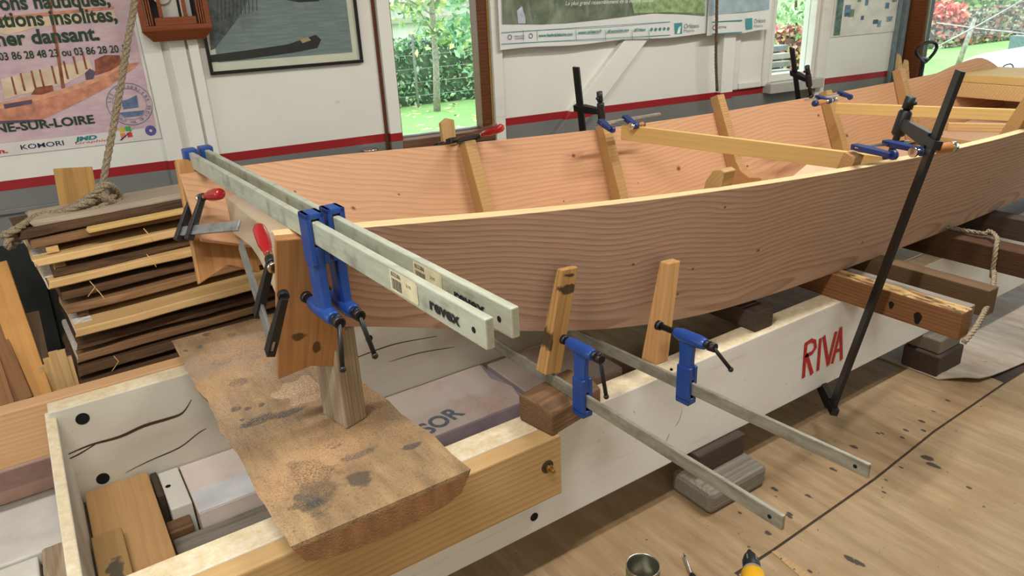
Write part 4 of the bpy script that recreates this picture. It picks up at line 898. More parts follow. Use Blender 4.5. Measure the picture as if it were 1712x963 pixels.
# boat-festival poster
po = wthing('boat_poster', 'mauve poster of an orange sailing barge with green lettering at the left', 'poster', .2, 1.07)
g = G('poster_print'); co = g.coord(); n = g.noise(g.scale(co, (2., 3., 1.)), 2.6, 4, .6); n2 = g.noise(g.scale(co, (9., 30., 1.)), 2., 4)
col = g.mix(g.ramp(n, .3, .7), lin('cbb1b2'), lin('b696a4')); col = g.mix(g.math('MULTIPLY', g.ramp(n2, .45, .7), .4), col, lin('d8c6c2')); M_['poster'] = g.end(col, .45)
wbox(po, 'sheet', M_['poster'], (-.6, .497, 1.071, 2.0, .0, .004))
wp = plain('poster_white', 'd6cfc8', .5, 0, .03, 8); green = plain('dark_green_ink', '1f3a25', .6, 0, .1, 30)
z = .0055
flatpart('border_strip', [(-.6, 1.0715), (.4965, 1.0715), (.4965, 1.122), (-.6, 1.122)], z, wp, po)
flatpart('border_strip', [(.485, 1.122), (.4965, 1.122), (.4965, 1.6), (.485, 1.6)], z, wp, po)
hull = plain('print_orange', 'c9876a', .5, 0, .2, 25); hull2 = plain('print_brown', '8d4f3a', .5, 0, .25, 40); sail = plain('print_cream', 'd9c0a4', .5, 0, .12, 18); shade = plain('print_shadow', '5f4a5c', .5, 0, .1, 20)
flatpart('barge_hull', wq((-40, 205), (-20, 185), (40, 172), (110, 156), (170, 132), (215, 106), (233, 104), (225, 113), (180, 146), (130, 172), (70, 200), (20, 201)), z, hull, po)
flatpart('barge_shadow', wq((-40, 204), (20, 201), (72, 199), (60, 204), (10, 206), (-40, 212)), z+.0003, shade, po)
flatpart('barge_wale', wq((-40, 180), (40, 163), (110, 147), (165, 127), (214, 101), (214, 106), (168, 134), (110, 156), (40, 173), (-40, 190)), z+.0004, plain('print_orange_light', 'd79a78', .5, 0, .12, 30), po)
flatpart('canvas_cover', wq((2, 132), (60, 118), (108, 108), (150, 98), (155, 116), (110, 140), (60, 152), (8, 166)), z+.0003, sail, po)
for a, b in [(25, 158), (40, 152), (58, 148), (72, 146), (92, 140), (112, 132), (128, 124), (143, 116)]:
    flatpart('cover_hoop', wq((a-7, b-30), (a-4, b-30), (a+4, b), (a, b)), z+.0006, hull2, po)
flatpart('crew', wq((158, 100), (175, 92), (200, 92), (204, 106), (185, 118), (160, 126)), z+.0005, hull2, po)
flatpart('crew', wq((142, 122), (150, 114), (160, 120), (156, 132), (144, 134)), z+.0006, shade, po)
flatpart('crew', wq((52, 158), (60, 146), (88, 142), (90, 152), (70, 158)), z+.0006, hull2, po)
flatpart('mast', wq((78, -20), (82, -20), (109, 146), (103, 148)), z+.0007, hull2, po)
flatpart('yard', wq((-20, 30), (190, 10), (190, 15), (-20, 36)), z+.0006, hull, po)
flatpart('furled_sail', wq((-20, 40), (0, 36), (190, 18), (196, 30), (150, 36), (60, 46), (14, 58), (-20, 50)), z+.0004, sail, po)
flatpart('name_plate', wq((6, 174), (54, 166), (54, 173), (8, 182)), z+.0007, shade, po)
def pline(s, x0, y0, x1, y1, **k):
    a = Pw(x0, y0); b = Pw(x1, y1); return wtext(s, 'poster_lettering', a[0], a[1], z+.0012, green, po, width=b[0]-a[0], **k)
pline('ons nautiques,', 1, 17, 186, 12, bold=.03, height=.052); pline('ations insolites,', -6, 46, 198, 40, bold=.03, height=.052); pline('ner dansant.', -4, 77, 168, 69, bold=.03, height=.052)
pline('03 86 28 48 23 ou 03 86 28 20 10', 0, 101, 219, 88, bold=.02, height=.028); pline('NE-SUR-LOIRE', -6, 222, 160, 209, bold=.03, height=.033)
k_ = plain('red_print', 'c0342c', .6); nv = plain('navy_print', '23254e', .6); bl = plain('slate_blue_print', '5d7390', .6, 0, .15, 50)
a = Pw(2, 256); wtext('m.', 'sponsor_name', a[0]-.02, a[1], z+.0012, k_, po, width=.045, height=.018, bold=.04)
a = Pw(36, 250); b = Pw(108, 243); wtext('KOMORI', 'sponsor_name', a[0], a[1], z+.0012, nv, po, width=b[0]-a[0], height=.019, bold=.01)
a = Pw(125, 236); b = Pw(167, 236); wtext('JMD', 'sponsor_name', a[0], a[1], z+.0012, plain('teal_print', '2f7d86', .6), po, width=.085, height=.016, bold=.05, shear=.2)
wtext('Graphic', 'sponsor_name', a[0]+.0, a[1]-.013, z+.0012, k_, po, width=.12, height=.01, shear=.2)
for (c, x, y) in (('c8b43a', 204, 217), ('3f9a4a', 214, 215), ('c23c34', 217, 225), ('d8855a', 206, 226)):
    a = Pw(x, y); flatpart('sponsor_mark', [(a[0]-.01, a[1]-.01), (a[0]+.01, a[1]-.01), (a[0]+.01, a[1]+.01), (a[0]-.01, a[1]+.01)], z+.0008, plain('print_'+c, c, .6), po)
a = Pw(200, 234); b = Pw(225, 213); flatpart('sponsor_mark', [(a[0], a[1]), (a[0]+.008, a[1]-.002), (b[0], b[1])], z+.0012, nv, po)
def ring(m, c, r0, r1, n=40, z=0):
    for i in range(n):
        t0, t1 = 2*math.pi*i/n, 2*math.pi*(i+1)/n
        m.poly([(c[0]+r0*math.cos(t0), c[1]+r0*math.sin(t0), z), (c[0]+r1*math.cos(t0), c[1]+r1*math.sin(t0), z), (c[0]+r1*math.cos(t1), c[1]+r1*math.sin(t1), z), (c[0]+r0*math.cos(t1), c[1]+r0*math.sin(t1), z)])
    bmesh.ops.remove_doubles(m.b, verts=m.b.verts, dist=1e-6)
    return m
c = Pw(252, 218); m = ring(MB(), c, .006, .022, 24, z+.001)
m.build('wheel_emblem', plain('violet_print', '5a5290', .6), po, po.matrix_basis.inverted() @ MW, recalc=False)
c = Pw(217, 174); R_ = .087
ring(MB(), c, R_-.0025, R_, 60, z+.001).build('round_emblem', bl, po, po.matrix_basis.inverted() @ MW, recalc=False)
ring(MB(), c, R_*.74-.0015, R_*.74, 60, z+.001).build('round_emblem', bl, po, po.matrix_basis.inverted() @ MW, recalc=False)
s_ = 'LES GABARRIERS'
for i, ch in enumerate(s_):
    t = math.radians(165-150*i/(len(s_)-1))
    if ch != ' ': wtext(ch, 'emblem_lettering', c[0]+.069*math.cos(t)-.004*math.sin(t), c[1]+.069*math.sin(t)-.004, z+.001, bl, po, rot=t-math.pi/2, height=.013)
s_ = 'DU HAUT VAL DE LOIRE'
for i, ch in enumerate(s_):
    t = math.radians(195+150*i/(len(s_)-1))
    if ch != ' ': wtext(ch, 'emblem_lettering', c[0]+.079*math.cos(t), c[1]+.079*math.sin(t), z+.001, bl, po, rot=t+math.pi/2, height=.011)
flatpart('emblem_boat', [(c[0]-.05, c[1]-.03), (c[0]+.05, c[1]-.03), (c[0]+.035, c[1]-.05), (c[0]-.03, c[1]-.052)], z+.001, bl, po)
flatpart('emblem_boat', [(c[0]-.028, c[1]-.018), (c[0]+.03, c[1]-.015), (c[0]+.034, c[1]+.035), (c[0]+.0, c[1]+.022), (c[0]-.03, c[1]+.015)], z+.001, bl, po)
# wall clock with a wooden case, lower part in view
ck = wthing('wall_clock', 'brown wooden pendulum clock hanging between poster and framed picture', 'clock', .64, 1.47, .02)
mah = wood('mahogany', '8a4a28', '5b2c15', 60, .4, .4, .35)
u0, u1 = Pw(237, 50, .11)[0], Pw(356, 50, .11)[0]; vb = Pw(300, 50, .11)[1]
wbox(ck, 'case', mah, (u0, u0+.022, vb, 2.1, .0, .10), (u1-.022, u1, vb, 2.1, 0, .10), (u0, u1, vb, vb+.02, 0, .11), (u0, u1, vb, 2.1, .0, .012), bevel=.002)
m = MB(); m.loft([[(u0-.003, vb, 0), (u1+.003, vb, 0), (u1+.003, vb, .115), (u0-.003, vb, .115)], [(u0+.035, vb-.042, 0), (u1-.035, vb-.042, 0), (u1-.035, vb-.042, .075), (u0+.035, vb-.042, .075)]], True, True, False)
m.build('base', mah, ck, ck.matrix_basis.inverted() @ MW, .002)
wbox(ck, 'door', mah, (u0+.055, u1-.055, vb+.02, vb+.05, .08, .10), (u0+.075, u0+.09, vb+.05, 2.1, .08, .095), (u1-.10, u1-.085, vb+.05, 2.1, .08, .095), bevel=.001)
wbox(ck, 'column', mah, *[(u0+.024+.009*i, u0+.030+.009*i, vb+.02, 2.1, .07, .102) for i in range(3)], bevel=.002)
wbox(ck, 'column', mah, *[(u1-.048+.009*i, u1-.042+.009*i, vb+.02, 2.1, .07, .102) for i in range(3)], bevel=.002)
wbox(ck, 'back_panel', plain('dark_case_inside', '2a2622', .7), (u0+.03, u1-.03, vb+.02, 2.1, .0125, .015))
a = Pw(271, 0, .05); m = MB(); m.cyl((a[0], a[1]+.02, .03), (a[0], a[1]+.02, .04), .036, .036, 28); m.build('pendulum', wp, ck, ck.matrix_basis.inverted() @ MW)
a = Pw(277, 25, .03); wbox(ck, 'plate', plain('pewter', 'a9a596', .4), (a[0], a[0]+.025, a[1], a[1]+.008, .0155, .018))
# framed picture
pf = wthing('framed_picture', 'black-framed picture of dark water and a moored flat boat', 'picture', 1.08, 1.318)
a0, a1, b0, b1 = .742, 1.422, 1.316, 2.0; sl = 0
blk = plain('black_frame', '161514', .35); wbox(pf, 'frame', blk, (a0, a1, b0, b0+.014, 0, .022), (a0, a0+.014, b0+.014, b1, 0, .022), (a1-.014, a1, b0+.014, b1, 0, .022), bevel=.002)
wbox(pf, 'mount', plain('cream_mount', 'd4cfbd', .6, 0, .03, 8), (a0+.014, a1-.014, b0+.014, b1, .0, .010))
g = G('picture_print'); co = g.coord(); sp = g.node('ShaderNodeSeparateXYZ', (co,)); n = g.noise(g.scale(co, (3., 30., 1.)), 3., 4, .6); n2 = g.noise(g.scale(co, (9., 2., 1.)), 1., 3)
col = g.mix(g.ramp(sp.outputs[1], .06, .26), lin('2a2d2f'), lin('6f7b7b')); col = g.mix(g.math('MULTIPLY', g.ramp(n, .45, .7), .4), col, lin('9aa7a4')); col = g.mix(g.math('MULTIPLY', g.ramp(n2, .55, .75), .35), col, lin('39403f'))
wbox(pf, 'print', g.end(col, .3), (a0+.04, a1-.045, b0+.05, b1, .0101, .012))
dk = plain('print_black', '1c1d1f', .35); 
flatpart('printed_boat', wq((440, 80), (480, 74), (527, 58), (536, 66), (530, 80), (490, 88), (400, 100), (352, 104), (350, 92)), .0125, dk, pf)
flatpart('printed_boat', wq((500, 66), (514, 62), (519, 67), (505, 72)), .0128, plain('print_tan', 'a98f6c', .5), pf)
flatpart('printed_quay', wq((344, -10), (420, -10), (398, 30), (360, 80), (352, 84)), .0124, plain('print_grey', '4e5659', .4, 0, .3, 40), pf)
flatpart('printed_boat', wq((480, -12), (540, -12), (532, 2), (500, 4), (478, 0)), .0126, dk, pf)
for i in range(11):
    x = 362+i*6.5; y = 24-i*1.8; flatpart('printed_stake', wq((x, y-26), (x+1.2, y-26), (x+2.4, y+12), (x+1.2, y+12)), .0127, dk, pf)
wbox(pf, 'glazing', M_['glass'], (a0+.014, a1-.014, b0+.014, b1, .0160, .0172))
# long festival banner
ba_ = wthing('festival_banner', 'long white banner with river photo and blue-green web addresses', 'banner', 2.9, 1.31, .07)
OFF = .062
L0 = Pw(837, 84, OFF); L1 = Pw(1225, 54, OFF)
def bq(*p): return [Pw(x, y, OFF) for x, y in p]
bw_ = plain('banner_vinyl', 'd9dad6', .4, 0, .03, 5)
m = MB(); P0, P1 = L0, Pw(1228, 53, OFF); n = 30; rg = []
for i in range(n+1):
    t = i/n; u = P0[0]+(P1[0]-P0[0])*t; v = P0[1]+(P1[1]-P0[1])*t+.004*math.sin(t*16); zz = OFF-.004+.004*math.sin(t*11)
    rg.append([(u, v, zz), (u, 2.3, zz), (u, 2.3, zz-.0015), (u, v, zz-.0015)])
m.loft(rg, True, True, False).build('vinyl', bw_, ba_, ba_.matrix_basis.inverted() @ MW)
g = G('river_photo'); co = g.coord(); n = g.noise(co, 9., 5, .65); n2 = g.noise(g.scale(co, (6., 2., 1.)), 3., 4)
col = g.mix(g.ramp(n, .35, .65), lin('76806a'), lin('4f5a48')); col = g.mix(g.math('MULTIPLY', g.ramp(n2, .5, .7), .6), col, lin('9aa18c')); M_['river'] = g.end(col, .4)
flatpart('photo', bq((838, -40), (1180, -60), (1178, 26), (1140, 24), (1090, 22), (1050, 26), (1000, 32), (950, 38), (905, 41), (840, 40)), OFF+.002, M_['river'], ba_)
flatpart('photo', bq((1045, -40), (1180, -60), (1178, 22), (1120, 20), (1060, 22)), OFF+.0022, plain('print_bright_green', '93ae78', .4, 0, .25, 30), ba_)
flatpart('photo_figure', bq((864, 18), (872, 10), (878, 30), (878, 39), (866, 39)), OFF+.0026, plain('print_pale_blue', 'b9c0cc', .5), ba_)
teal = plain('teal_ink', '3d8a86', .5); tealb = plain('teal_block', '3f8f90', .5, 0, .05, 10); wht = plain('white_ink', 'e6e6e0', .5)
def btext(s, x0, y0, x1, y1, mat, z=.003, **k):
    a = Pw(x0, y0, OFF); b = Pw(x1, y1, OFF); return wtext(s, 'banner_lettering', a[0], a[1], OFF+z, mat, ba_, rot=math.atan2(b[1]-a[1], b[0]-a[0]), width=b[0]-a[0], **k)
btext('Le plus grand rassemblement de la marine fluviale', 945, 9, 1092, 3, wht, height=.019, shear=.25)
btext('www.festivaldeloire.com', 900, 62, 957, 59, teal, height=.015, bold=.03); btext('www.orleans.fr', 966, 57, 1006, 54, teal, height=.016, bold=.03)
btext('#FestivaldeLoire', 1015, 54.5, 1051, 52, teal, height=.014, bold=.03); btext('#Orléans', 1060, 52, 1079, 51, teal, height=.014, bold=.03)
btext('Orléans', 1143, 47.5, 1168, 46, plain('grey_ink', '6f8488', .5), height=.024); btext('Mairie', 1143, 54, 1160, 53, plain('grey_ink2', '93a4a6', .5), height=.017)
flatpart('city_emblem', bq((1127, 39), (1140, 38), (1140, 56), (1128, 57)), OFF+.003, tealb, ba_)
flatpart('city_emblem', bq((1131, 56), (1134, 46), (1138, 43), (1136, 56)), OFF+.0034, wht, ba_)
for x, y in ((1089, 49), (1096, 49), (1103, 48.5), (1110, 48), (1117, 48)):
    a = Pw(x, y, OFF); ring(MB(), a, .0005, .0085, 12, OFF+.003).build('social_icon', teal, ba_, ba_.matrix_basis.inverted() @ MW, recalc=False)
for x in (874, 897, 962, 1011, 1056, 1084): flatpart('divider', bq((x, 50), (x+.7, 50), (x+1.5, 68), (x+.8, 68)), OFF+.003, teal, ba_)
flatpart('rule', bq((838, 54), (1120, 36), (1120, 37), (838, 55)), OFF+.003, teal, ba_); flatpart('rule', bq((838, 73), (1120, 58), (1120, 59), (838, 74)), OFF+.003, teal, ba_)
for x, y in ((852, 62), (887, 60)):
    a = Pw(x, y, OFF); ring(MB(), a, .009, .012, 20, OFF+.003).build('partner_emblem', nv, ba_, ba_.matrix_basis.inverted() @ MW, recalc=False)
btext('RÉGION', 860, 62, 876, 61, nv, height=.007); btext('CENTRE', 860, 66, 876, 65, nv, height=.007)
# second banner overlapping its right end
b2 = wthing('festival_banner', 'short banner overlapping the right end of the long one, under the dark rope', 'banner', 3.75, 1.30, .08)
OFF = .078
m = MB(); P0, P1 = Pw(1182, 60, OFF), Pw(1286, 50, OFF)
rg = []
for i in range(13):
    t = i/12; u = P0[0]+(P1[0]-P0[0])*t; v = P0[1]+(P1[1]-P0[1])*t+.005*math.sin(t*9); zz = OFF+.003*math.sin(t*8); rg.append([(u, v, zz), (u, 2.3, zz), (u, 2.3, zz-.0015), (u, v, zz-.0015)])
m.loft(rg, True, True, False).build('vinyl', bw_, b2, b2.matrix_basis.inverted() @ MW)
flatpart('photo', bq((1186, -50), (1288, -60), (1285, 16), (1185, 26)), OFF+.004, plain('print_pale_water', '9fb4bb', .4, 0, .12, 14), b2)
flatpart('city_emblem', bq((1246, 31), (1257, 30), (1257, 48), (1247, 49)), OFF+.004, tealb, b2)
ba_ = b2
btext('Orléans', 1260, 39, 1279, 37, plain('grey_ink3', '6f8488', .5), z=.004, height=.024); btext('Mairie', 1260, 46, 1274, 45, plain('grey_ink4', '93a4a6', .5), z=.004, height=.016)
flatpart('partner_strip', bq((1190, 36), (1240, 33), (1240, 35), (1190, 38)), OFF+.004, teal, b2); flatpart('partner_strip', bq((1190, 56), (1240, 53), (1240, 55), (1190, 58)), OFF+.004, teal, b2)
a = Pw(1194, 46, OFF); ring(MB(), a, .010, .014, 18, OFF+.004).build('partner_emblem', nv, b2, b2.matrix_basis.inverted() @ MW, recalc=False)
btext('FESTIVAL', 1200, 48, 1214, 47, nv, z=.004, height=.012)
# notice sheet of small photographs
ns = wthing('photo_notice', 'pale notice sheet covered with small photographs by the varnished post', 'poster', 4.8, 1.2)
OFF = .008
q = wq((1391, 58), (1392, 0), (1496, 45), (1500, 0), off=.008); v0 = Pw(1391, 57, .008)[1]
wbox(ns, 'sheet', plain('notice_paper', 'd5d2c6', .4, 0, .1, 9), (Pw(1392, 40, .008)[0], Pw(1497, 40, .008)[0], v0-.02, 2.1, .0, .006))
rr = random.Random(9); U0, U1 = Pw(1392, 40, .008)[0]+.02, Pw(1497, 40, .008)[0]-.02
cols = [plain('print_tile_'+c, c, .5, 0, .25, 60) for c in ('5f86a0', '8aa3ab', '6f8a64', 'b59a7c', '3f5f78', 'a9b8b8')]
for i in range(26):
    u = U0+(U1-U0)*rr.random(); v = v0+.0+rr.random()*.42; wdt = rr.uniform(.025, .06); hh = rr.uniform(.022, .05); u = min(u, U1-wdt)
    flatpart('small_photo', [(u, v), (u+wdt, v), (u+wdt, v+hh), (u, v+hh)], .0064+.0001*i, rr.choice(cols), ns)
flatpart('small_photo', [(U0, v0-.01), (U0+.055, v0-.01), (U0+.055, v0+.22), (U0, v0+.22)], .0095, plain('print_green_strip', '58786a', .5, 0, .3, 40), ns)
# paint tin on the dado ledge
p = Pw(620, 252, .06); tn = wthing('paint_tin', 'small dented tin on the ledge under the framed picture', 'tin', p[0], .86, .05)
c = (p[0], 0, .045); m = MB(); tv = Pw(620, 251, .045)[1]
m.tube([(c[0], .86, c[2]), (c[0], tv, c[2])], .038, 20).build('body', plain('tin_label', 'a98c58', .4, .3), tn, tn.matrix_basis.inverted() @ MW)
m = MB(); m.tube([(c[0], tv-.002, c[2]), (c[0], tv+.008, c[2])], .040, 20).build('rim', M_['chrome'], tn, tn.matrix_basis.inverted() @ MW)
# ------------------------------------------------------------------ by the door
sv = thing('shovel', 'black D-handled shovel leaning on the dark door frame', 'shovel', Pw and (MW @ V((5.42, .0, .10))))
a = [MW @ V((*Pw(x, y, .10), .10)) for x, y in ((1540, 122), (1542, 104), (1532, 88), (1541, 75), (1558, 70), (1566, 76), (1562, 88), (1548, 103))]
ms = MB(); ms.tube(smooth_path([a[1], a[2], a[3], a[4], a[5], a[6], a[7], a[1]], 6), .011, 10); wld(sv, ms, 'grip', M_['black_soft'])
ms = MB(); ms.tube([a[1]+(a[2]-a[1])*.45, a[7]+(a[6]-a[7])*.3], .009, 8); wld(sv, ms, 'grip_bar', blu)
lo = MW @ V((Pw(1540, 122, .1)[0]-.05, .30, .12)); ms = MB(); ms.cyl(a[1], lo, .017, .016, 14); wld(sv, ms, 'shaft', M_['black_soft'])
ms = MB(); d = (lo-a[1]).normalized(); X_ = V((1, -.13, 0)).normalized(); rg = []
for i in range(7):
    t = i/6; c = lo+d*(.27*t); w_ = .10*(1-.5*t**3); rg.append([c-X_*w_+WN*.02, c+WN*-.0, c+X_*w_+WN*.02, c+X_*w_+WN*.017, c-WN*.003, c-X_*w_+WN*.017])
ms.loft(rg, True, True, False); wld(sv, ms, 'blade', M_['black'])
sb = [MW @ V((*Pw(x, y, .16), .16)) for x, y in ((1500, 135), (1501, 112), (1504, 90), (1507, 96), (1509, 110), (1511, 118), (1516, 100), (1519, 102), (1521, 138))]
m = MB(); base = [MW @ V((u, .25, .16)) for u in (Pw(1521, 138, .16)[0], Pw(1500, 135, .16)[0])]
pl = sb+base; m.loft([pl, [p+WN*-.02 for p in pl]], True, True, False)
tag(m.build('splintered_board', M_['pile_light']), 'pale board with a splintered top standing behind the fifth far frame', 'board')
# ------------------------------------------------------------------ small things on the floor in front
def ground(px, py, z=.0065): return Pz(px, py, z)
p = Pz(1075, 945, .105); c = V((p.x, p.y-.004, .0102)); c = V((Pz(1075, 945, .115).x, Pz(1075, 945, .115).y, .0102))
tc = thing('tin_can', 'open empty tin can on the floor at the bottom edge', 'can', c); Rr = .046; H_ = .105
m = MB(); pr = [(0, Rr)]+[(.012+.0035*i, Rr-(.0009 if i % 2 else 0)) for i in range(25)]+[(H_-.003, Rr), (H_, Rr+.0012), (H_+.001, Rr), (H_-.002, Rr-.0018)]+[(.1-.0035*i, Rr-.0022-(.0009 if i % 2 else 0)) for i in range(25)]+[(.003, Rr-.002), (.003, .001)]
m.loft([[(r*math.cos(a), r*math.sin(a), z) for a in [2*math.pi*k/36 for k in range(36)]] for z, r in pr], True, False, True)
m.face([v for v in m.b.verts][:36]); m.build('body', plain('tin_plate', 'b4b2a4', .3, .9), tc)
m = MB(); m.loft([[(r*math.cos(a), r*math.sin(a), z) for a in [2*math.pi*k/36 for k in range(36)]] for z, r in ((.012, Rr+.0006), (.088, Rr+.0006))], True, False, True); m.build('paper_label', plain('green_label', '8a9a5a', .6, 0, .2, 20), tc)
# screwdriver and cordless drill
a, b = ground(1143, 925, .016), ground(1166, 985, .016)
d = (b-a).normalized(); sd = thing('screwdriver', 'screwdriver with black handle lying beside the tin can', 'screwdriver', a)
m = MB(); m.tube([a, a+d*.012, a+d*.02, a+d*.085], [.0015, .0036, .0028, .0028], 10); wld(sd, m, 'blade', M_['steel'])
m = MB(); m.tube([a+d*.012, a+d*.014, a+d*.0155], .0036, 10); wld(sd, m, 'tip', M_['black'])
m = MB(); q = a+d*.085; m.tube([q, q+d*.008, q+d*.018, q+d*.024, q+d*.04, q+d*.09, q+d*.105, q+d*.11], [.007, .010, .0095, .011, .0135, .013, .010, .003], 16); wld(sd, m, 'handle', M_['black_soft'])
a, b = Pz(1253, 921, .11), Pz(1262, 985, .11); d = (V((b.x, b.y, .11))-V((a.x, a.y, .11))).normalized()
dr = thing('cordless_drill', 'yellow and black cordless drill standing at the bottom edge', 'drill', (a.x+d.x*.2, a.y+d.y*.2, .0062))
m = MB(); m.tube([a-d*.006, a+d*.004], [.0022, .0028], 8); wld(dr, m, 'bit', M_['steel'])
m = MB(); m.tube([a+d*k for k in (.0, .004, .014, .016, .024, .04, .07, .074)], [.006, .007, .0075, .014, .018, .0225, .0245, .022], 24); wld(dr, m, 'chuck', M_['black_soft'], 0)
m = MB(); S_ = d.cross(V((0, 0, 1)))
for k in range(6):
    t = 2*math.pi*k/6; o_ = S_*math.cos(t)+V((0, 0, 1))*math.sin(t); q = a+d*.045+o_*.0232; m.box(-.009, .009, -.0016, .0016, -.001, .0008, basis(q, d, o_))
wld(dr, m, 'grip_ribs', plain('grey_ribs', '6d6f70', .5))
m = MB(); m.tube([a+d*k for k in (.074, .078, .082)], [.025, .027, .025], 24); wld(dr, m, 'collar', plain('grey_collar', '8b8d88', .5))
m = MB(); m.tube([a+d*k for k in (.082, .09, .13, .20, .235, .245)], [.025, .031, .034, .034, .030, .02], 24); wld(dr, m, 'motor_housing', plain('yellow_plastic', 'dba514', .4, 0, .05, 10))
m = MB(); q = a+d*.19; m.tube([q+V((0, 0, -.02)), q+V((0, 0, -.05)), q+d*.01+V((0, 0, -.075))], [.021, .018, .019], 16); wld(dr, m, 'handle', M_['black_soft'])
m = MB(); q = a+d*.19; m.box(-.05, .06, -.036, .036, .0066, .036, Matrix.Translation((q.x, q.y, 0)) @ Matrix.Rotation(math.atan2(d.y, d.x), 4, 'Z')); wld(dr, m, 'battery', M_['black_soft'], .005)
# sheet strip with nails at the lower right
pa = [Pz(1290, 922, .008), Pz(1297, 920, .008), Pz(1375, 975, .008), Pz(1362, 985, .008)]
ls = thing('cover_strip', 'thin nailed wooden strip on the floor at the bottom, right of the drill', 'strip', (pa[0].x, pa[0].y, .0052))
m = MB(); m.loft([[p for p in pa], [V((p.x, p.y, .0052)) for p in pa]], True, True, False); wld(ls, m, 'strip', wood('strip_wood', 'b3946a', '8a6b48', 80, .3, .4))
for x, y in ((1306, 934), (1328, 952)):
    p = Pz(x, y, .008); m = MB(); m.cyl((p.x, p.y, .009), (p.x, p.y, .0095), .0032, .0025, 10); wld(ls, m, 'nail_head', M_['chrome'])
#NEXT4
# ------------------------------------------------------------------ outdoors
g = G('lawn_grass'); co = g.coord(); n = g.noise(co, 1.2, 5, .65); n2 = g.noise(co, 22., 4, .7)
col = g.mix(g.ramp(n, .3, .7), lin('7fae62'), lin('97be74')); col = g.mix(g.math('MULTIPLY', g.ramp(n2, .4, .7), .45), col, lin('5f8d4c'))
ex = MB(); wl0 = lambda x: 3.72-.135*x
P_ = [(-8, wl0(-8)+.2), (9.75, wl0(9.75)+.2), (9.75, -8), (60, -8), (60, 45), (-8, 45)]
ex.prism(P_, -.25, -.03)
struct('floor_garden', ex, g.end(col, .9, 0., n2, .6, .02))
def hedge(name, label, a, b, hgt, thick, cols, n, size, seed, z0=-.03, core='586852'):
    a = V((a[0], a[1], z0)); b = V((b[0], b[1], z0)); r = thing(name, label, 'hedge', Matrix.Translation((a+b)/2)); X = (b-a); L = X.length; X.normalize(); Y = V((-X.y, X.x, 0))
    m = MB(); rg = []; N = int(L*2)+2
    for i in range(N+1):
        t = i/N; c = a+X*(L*t); h = hgt*(.82+.25*mnoise.noise(V((t*L*.7, seed, 0)))); w_ = thick*.4
        rg.append([c-Y*w_, c-Y*w_+V((0, 0, h*.85)), c-Y*w_*.5+V((0, 0, h)), c+Y*w_*.5+V((0, 0, h)), c+Y*w_+V((0, 0, h*.85)), c+Y*w_])
    m.loft(rg, True, True, False).build('twigs', plain(name+'_core%d' % seed, core, .95, 0, .3, 6), r, r.matrix_basis.inverted())
    def smp(rd):
        t = rd.random(); c = a+X*(L*t); h = hgt*(.9+.3*mnoise.noise(V((t*L*.7, seed, 0)))); q = rd.random()
        zz = h*rd.random()**.8; w_ = thick*.5*(1-.3*zz/h)
        return c-Y*w_*(1 if rd.random() < .8 else -1)*rd.uniform(.8, 1.1)*(1 if q < .7 else rd.uniform(-1, 1))+V((0, 0, zz if q < .7 else h*rd.uniform(.9, 1.05)))
    o = leafcards(MB(), n, smp, size, seed).build('foliage', leafmat('leaves_%s%d' % (name, seed), cols), r, r.matrix_basis.inverted(), recalc=False); o['kind'] = 'stuff'; return r
GRN = ('79a67a', '639269', '92b98c', 'a8c9a0', '5a8564', 'bcd4aa')
hedge('green_hedge', 'dense green hedge beyond the lawn outside the first window', (2.5, 11.4), (7.6, 10.9), 1.05, .9, GRN, 5200, .085, 1)
hedge('creeper_hedge', 'hedge of red and green creeper outside the second window', (10.6, 10.6), (14.6, 7.9), .72, .9, ('c2566a', 'd98a8a', 'e0a7a0', '8aa66e', 'b8c48c', 'd4c27a', 'a8485a'), 3600, .12, 2, core='6a5248')
pA, pB = Pz(1530, 86, 0), Pz(1735, 60, 0); pA = pA+(pA-CAMP)*.06; pB = pB+(pB-CAMP)*.06
hedge('mixed_hedge', 'brown, red and green hedge across the lawn outside the door', (pA.x, pA.y), (pB.x, pB.y), .74, 1.0, ('8a7a68', 'a08c78', '6e6a58', '93a878', 'c56a62', '5a5c4e', 'b8b49a'), 5200, .16, 3, core='5b5246')
def bush(name, label, c, r, n, size, cols, seed, cat='shrub', core=True):
    c = V(c); t = thing(name, label, cat, Matrix.Translation((c.x, c.y, -.03)))
    def smp(rd):
        d = V((rd.gauss(0, 1), rd.gauss(0, 1), rd.gauss(0, 1))).normalized(); k = rd.uniform(.65, 1.05)*(1+.25*mnoise.noise(d*2+V((seed, 0, 0)))); return V((c.x+d.x*r[0]*k, c.y+d.y*r[1]*k, max(.0, c.z+d.z*r[2]*k)))
    o = leafcards(MB(), n, smp, size, seed).build('foliage', leafmat('leaves_b%d' % seed, cols), t, t.matrix_basis.inverted(), recalc=False); o['kind'] = 'stuff'
    m = MB(); m.tube([(c.x, c.y, -.03), (c.x+.05, c.y, c.z*.5), (c.x, c.y+.04, c.z+r[2]*.4)], [.06, .05, .02], 8); m.build('stem', plain('bark%d' % seed, '5d5044', .9), t, t.matrix_basis.inverted())
    return t
d_ = lambda px, py, k, z=0: CAMP+(ray((px, py)))*k
q = d_(1600, -2, 25); bush('conifer', 'dark green conifer behind the mixed hedge, above the red creeper', (q.x, q.y, 1.9), (2.0, 1.6, 1.6), 2600, .22, ('4f8a66', '3f7458', '6fa67e', '8fbf8e'), 11)
q = d_(1640, 5, 24); bush('light_shrub', 'yellow-green shrub behind the mixed hedge, right of the dark conifer', (q.x, q.y, 1.5), (1.5, 1.2, 1.1), 1600, .2, ('9fc07a', 'b7d08e', '86ac66', 'c8d69c'), 12)
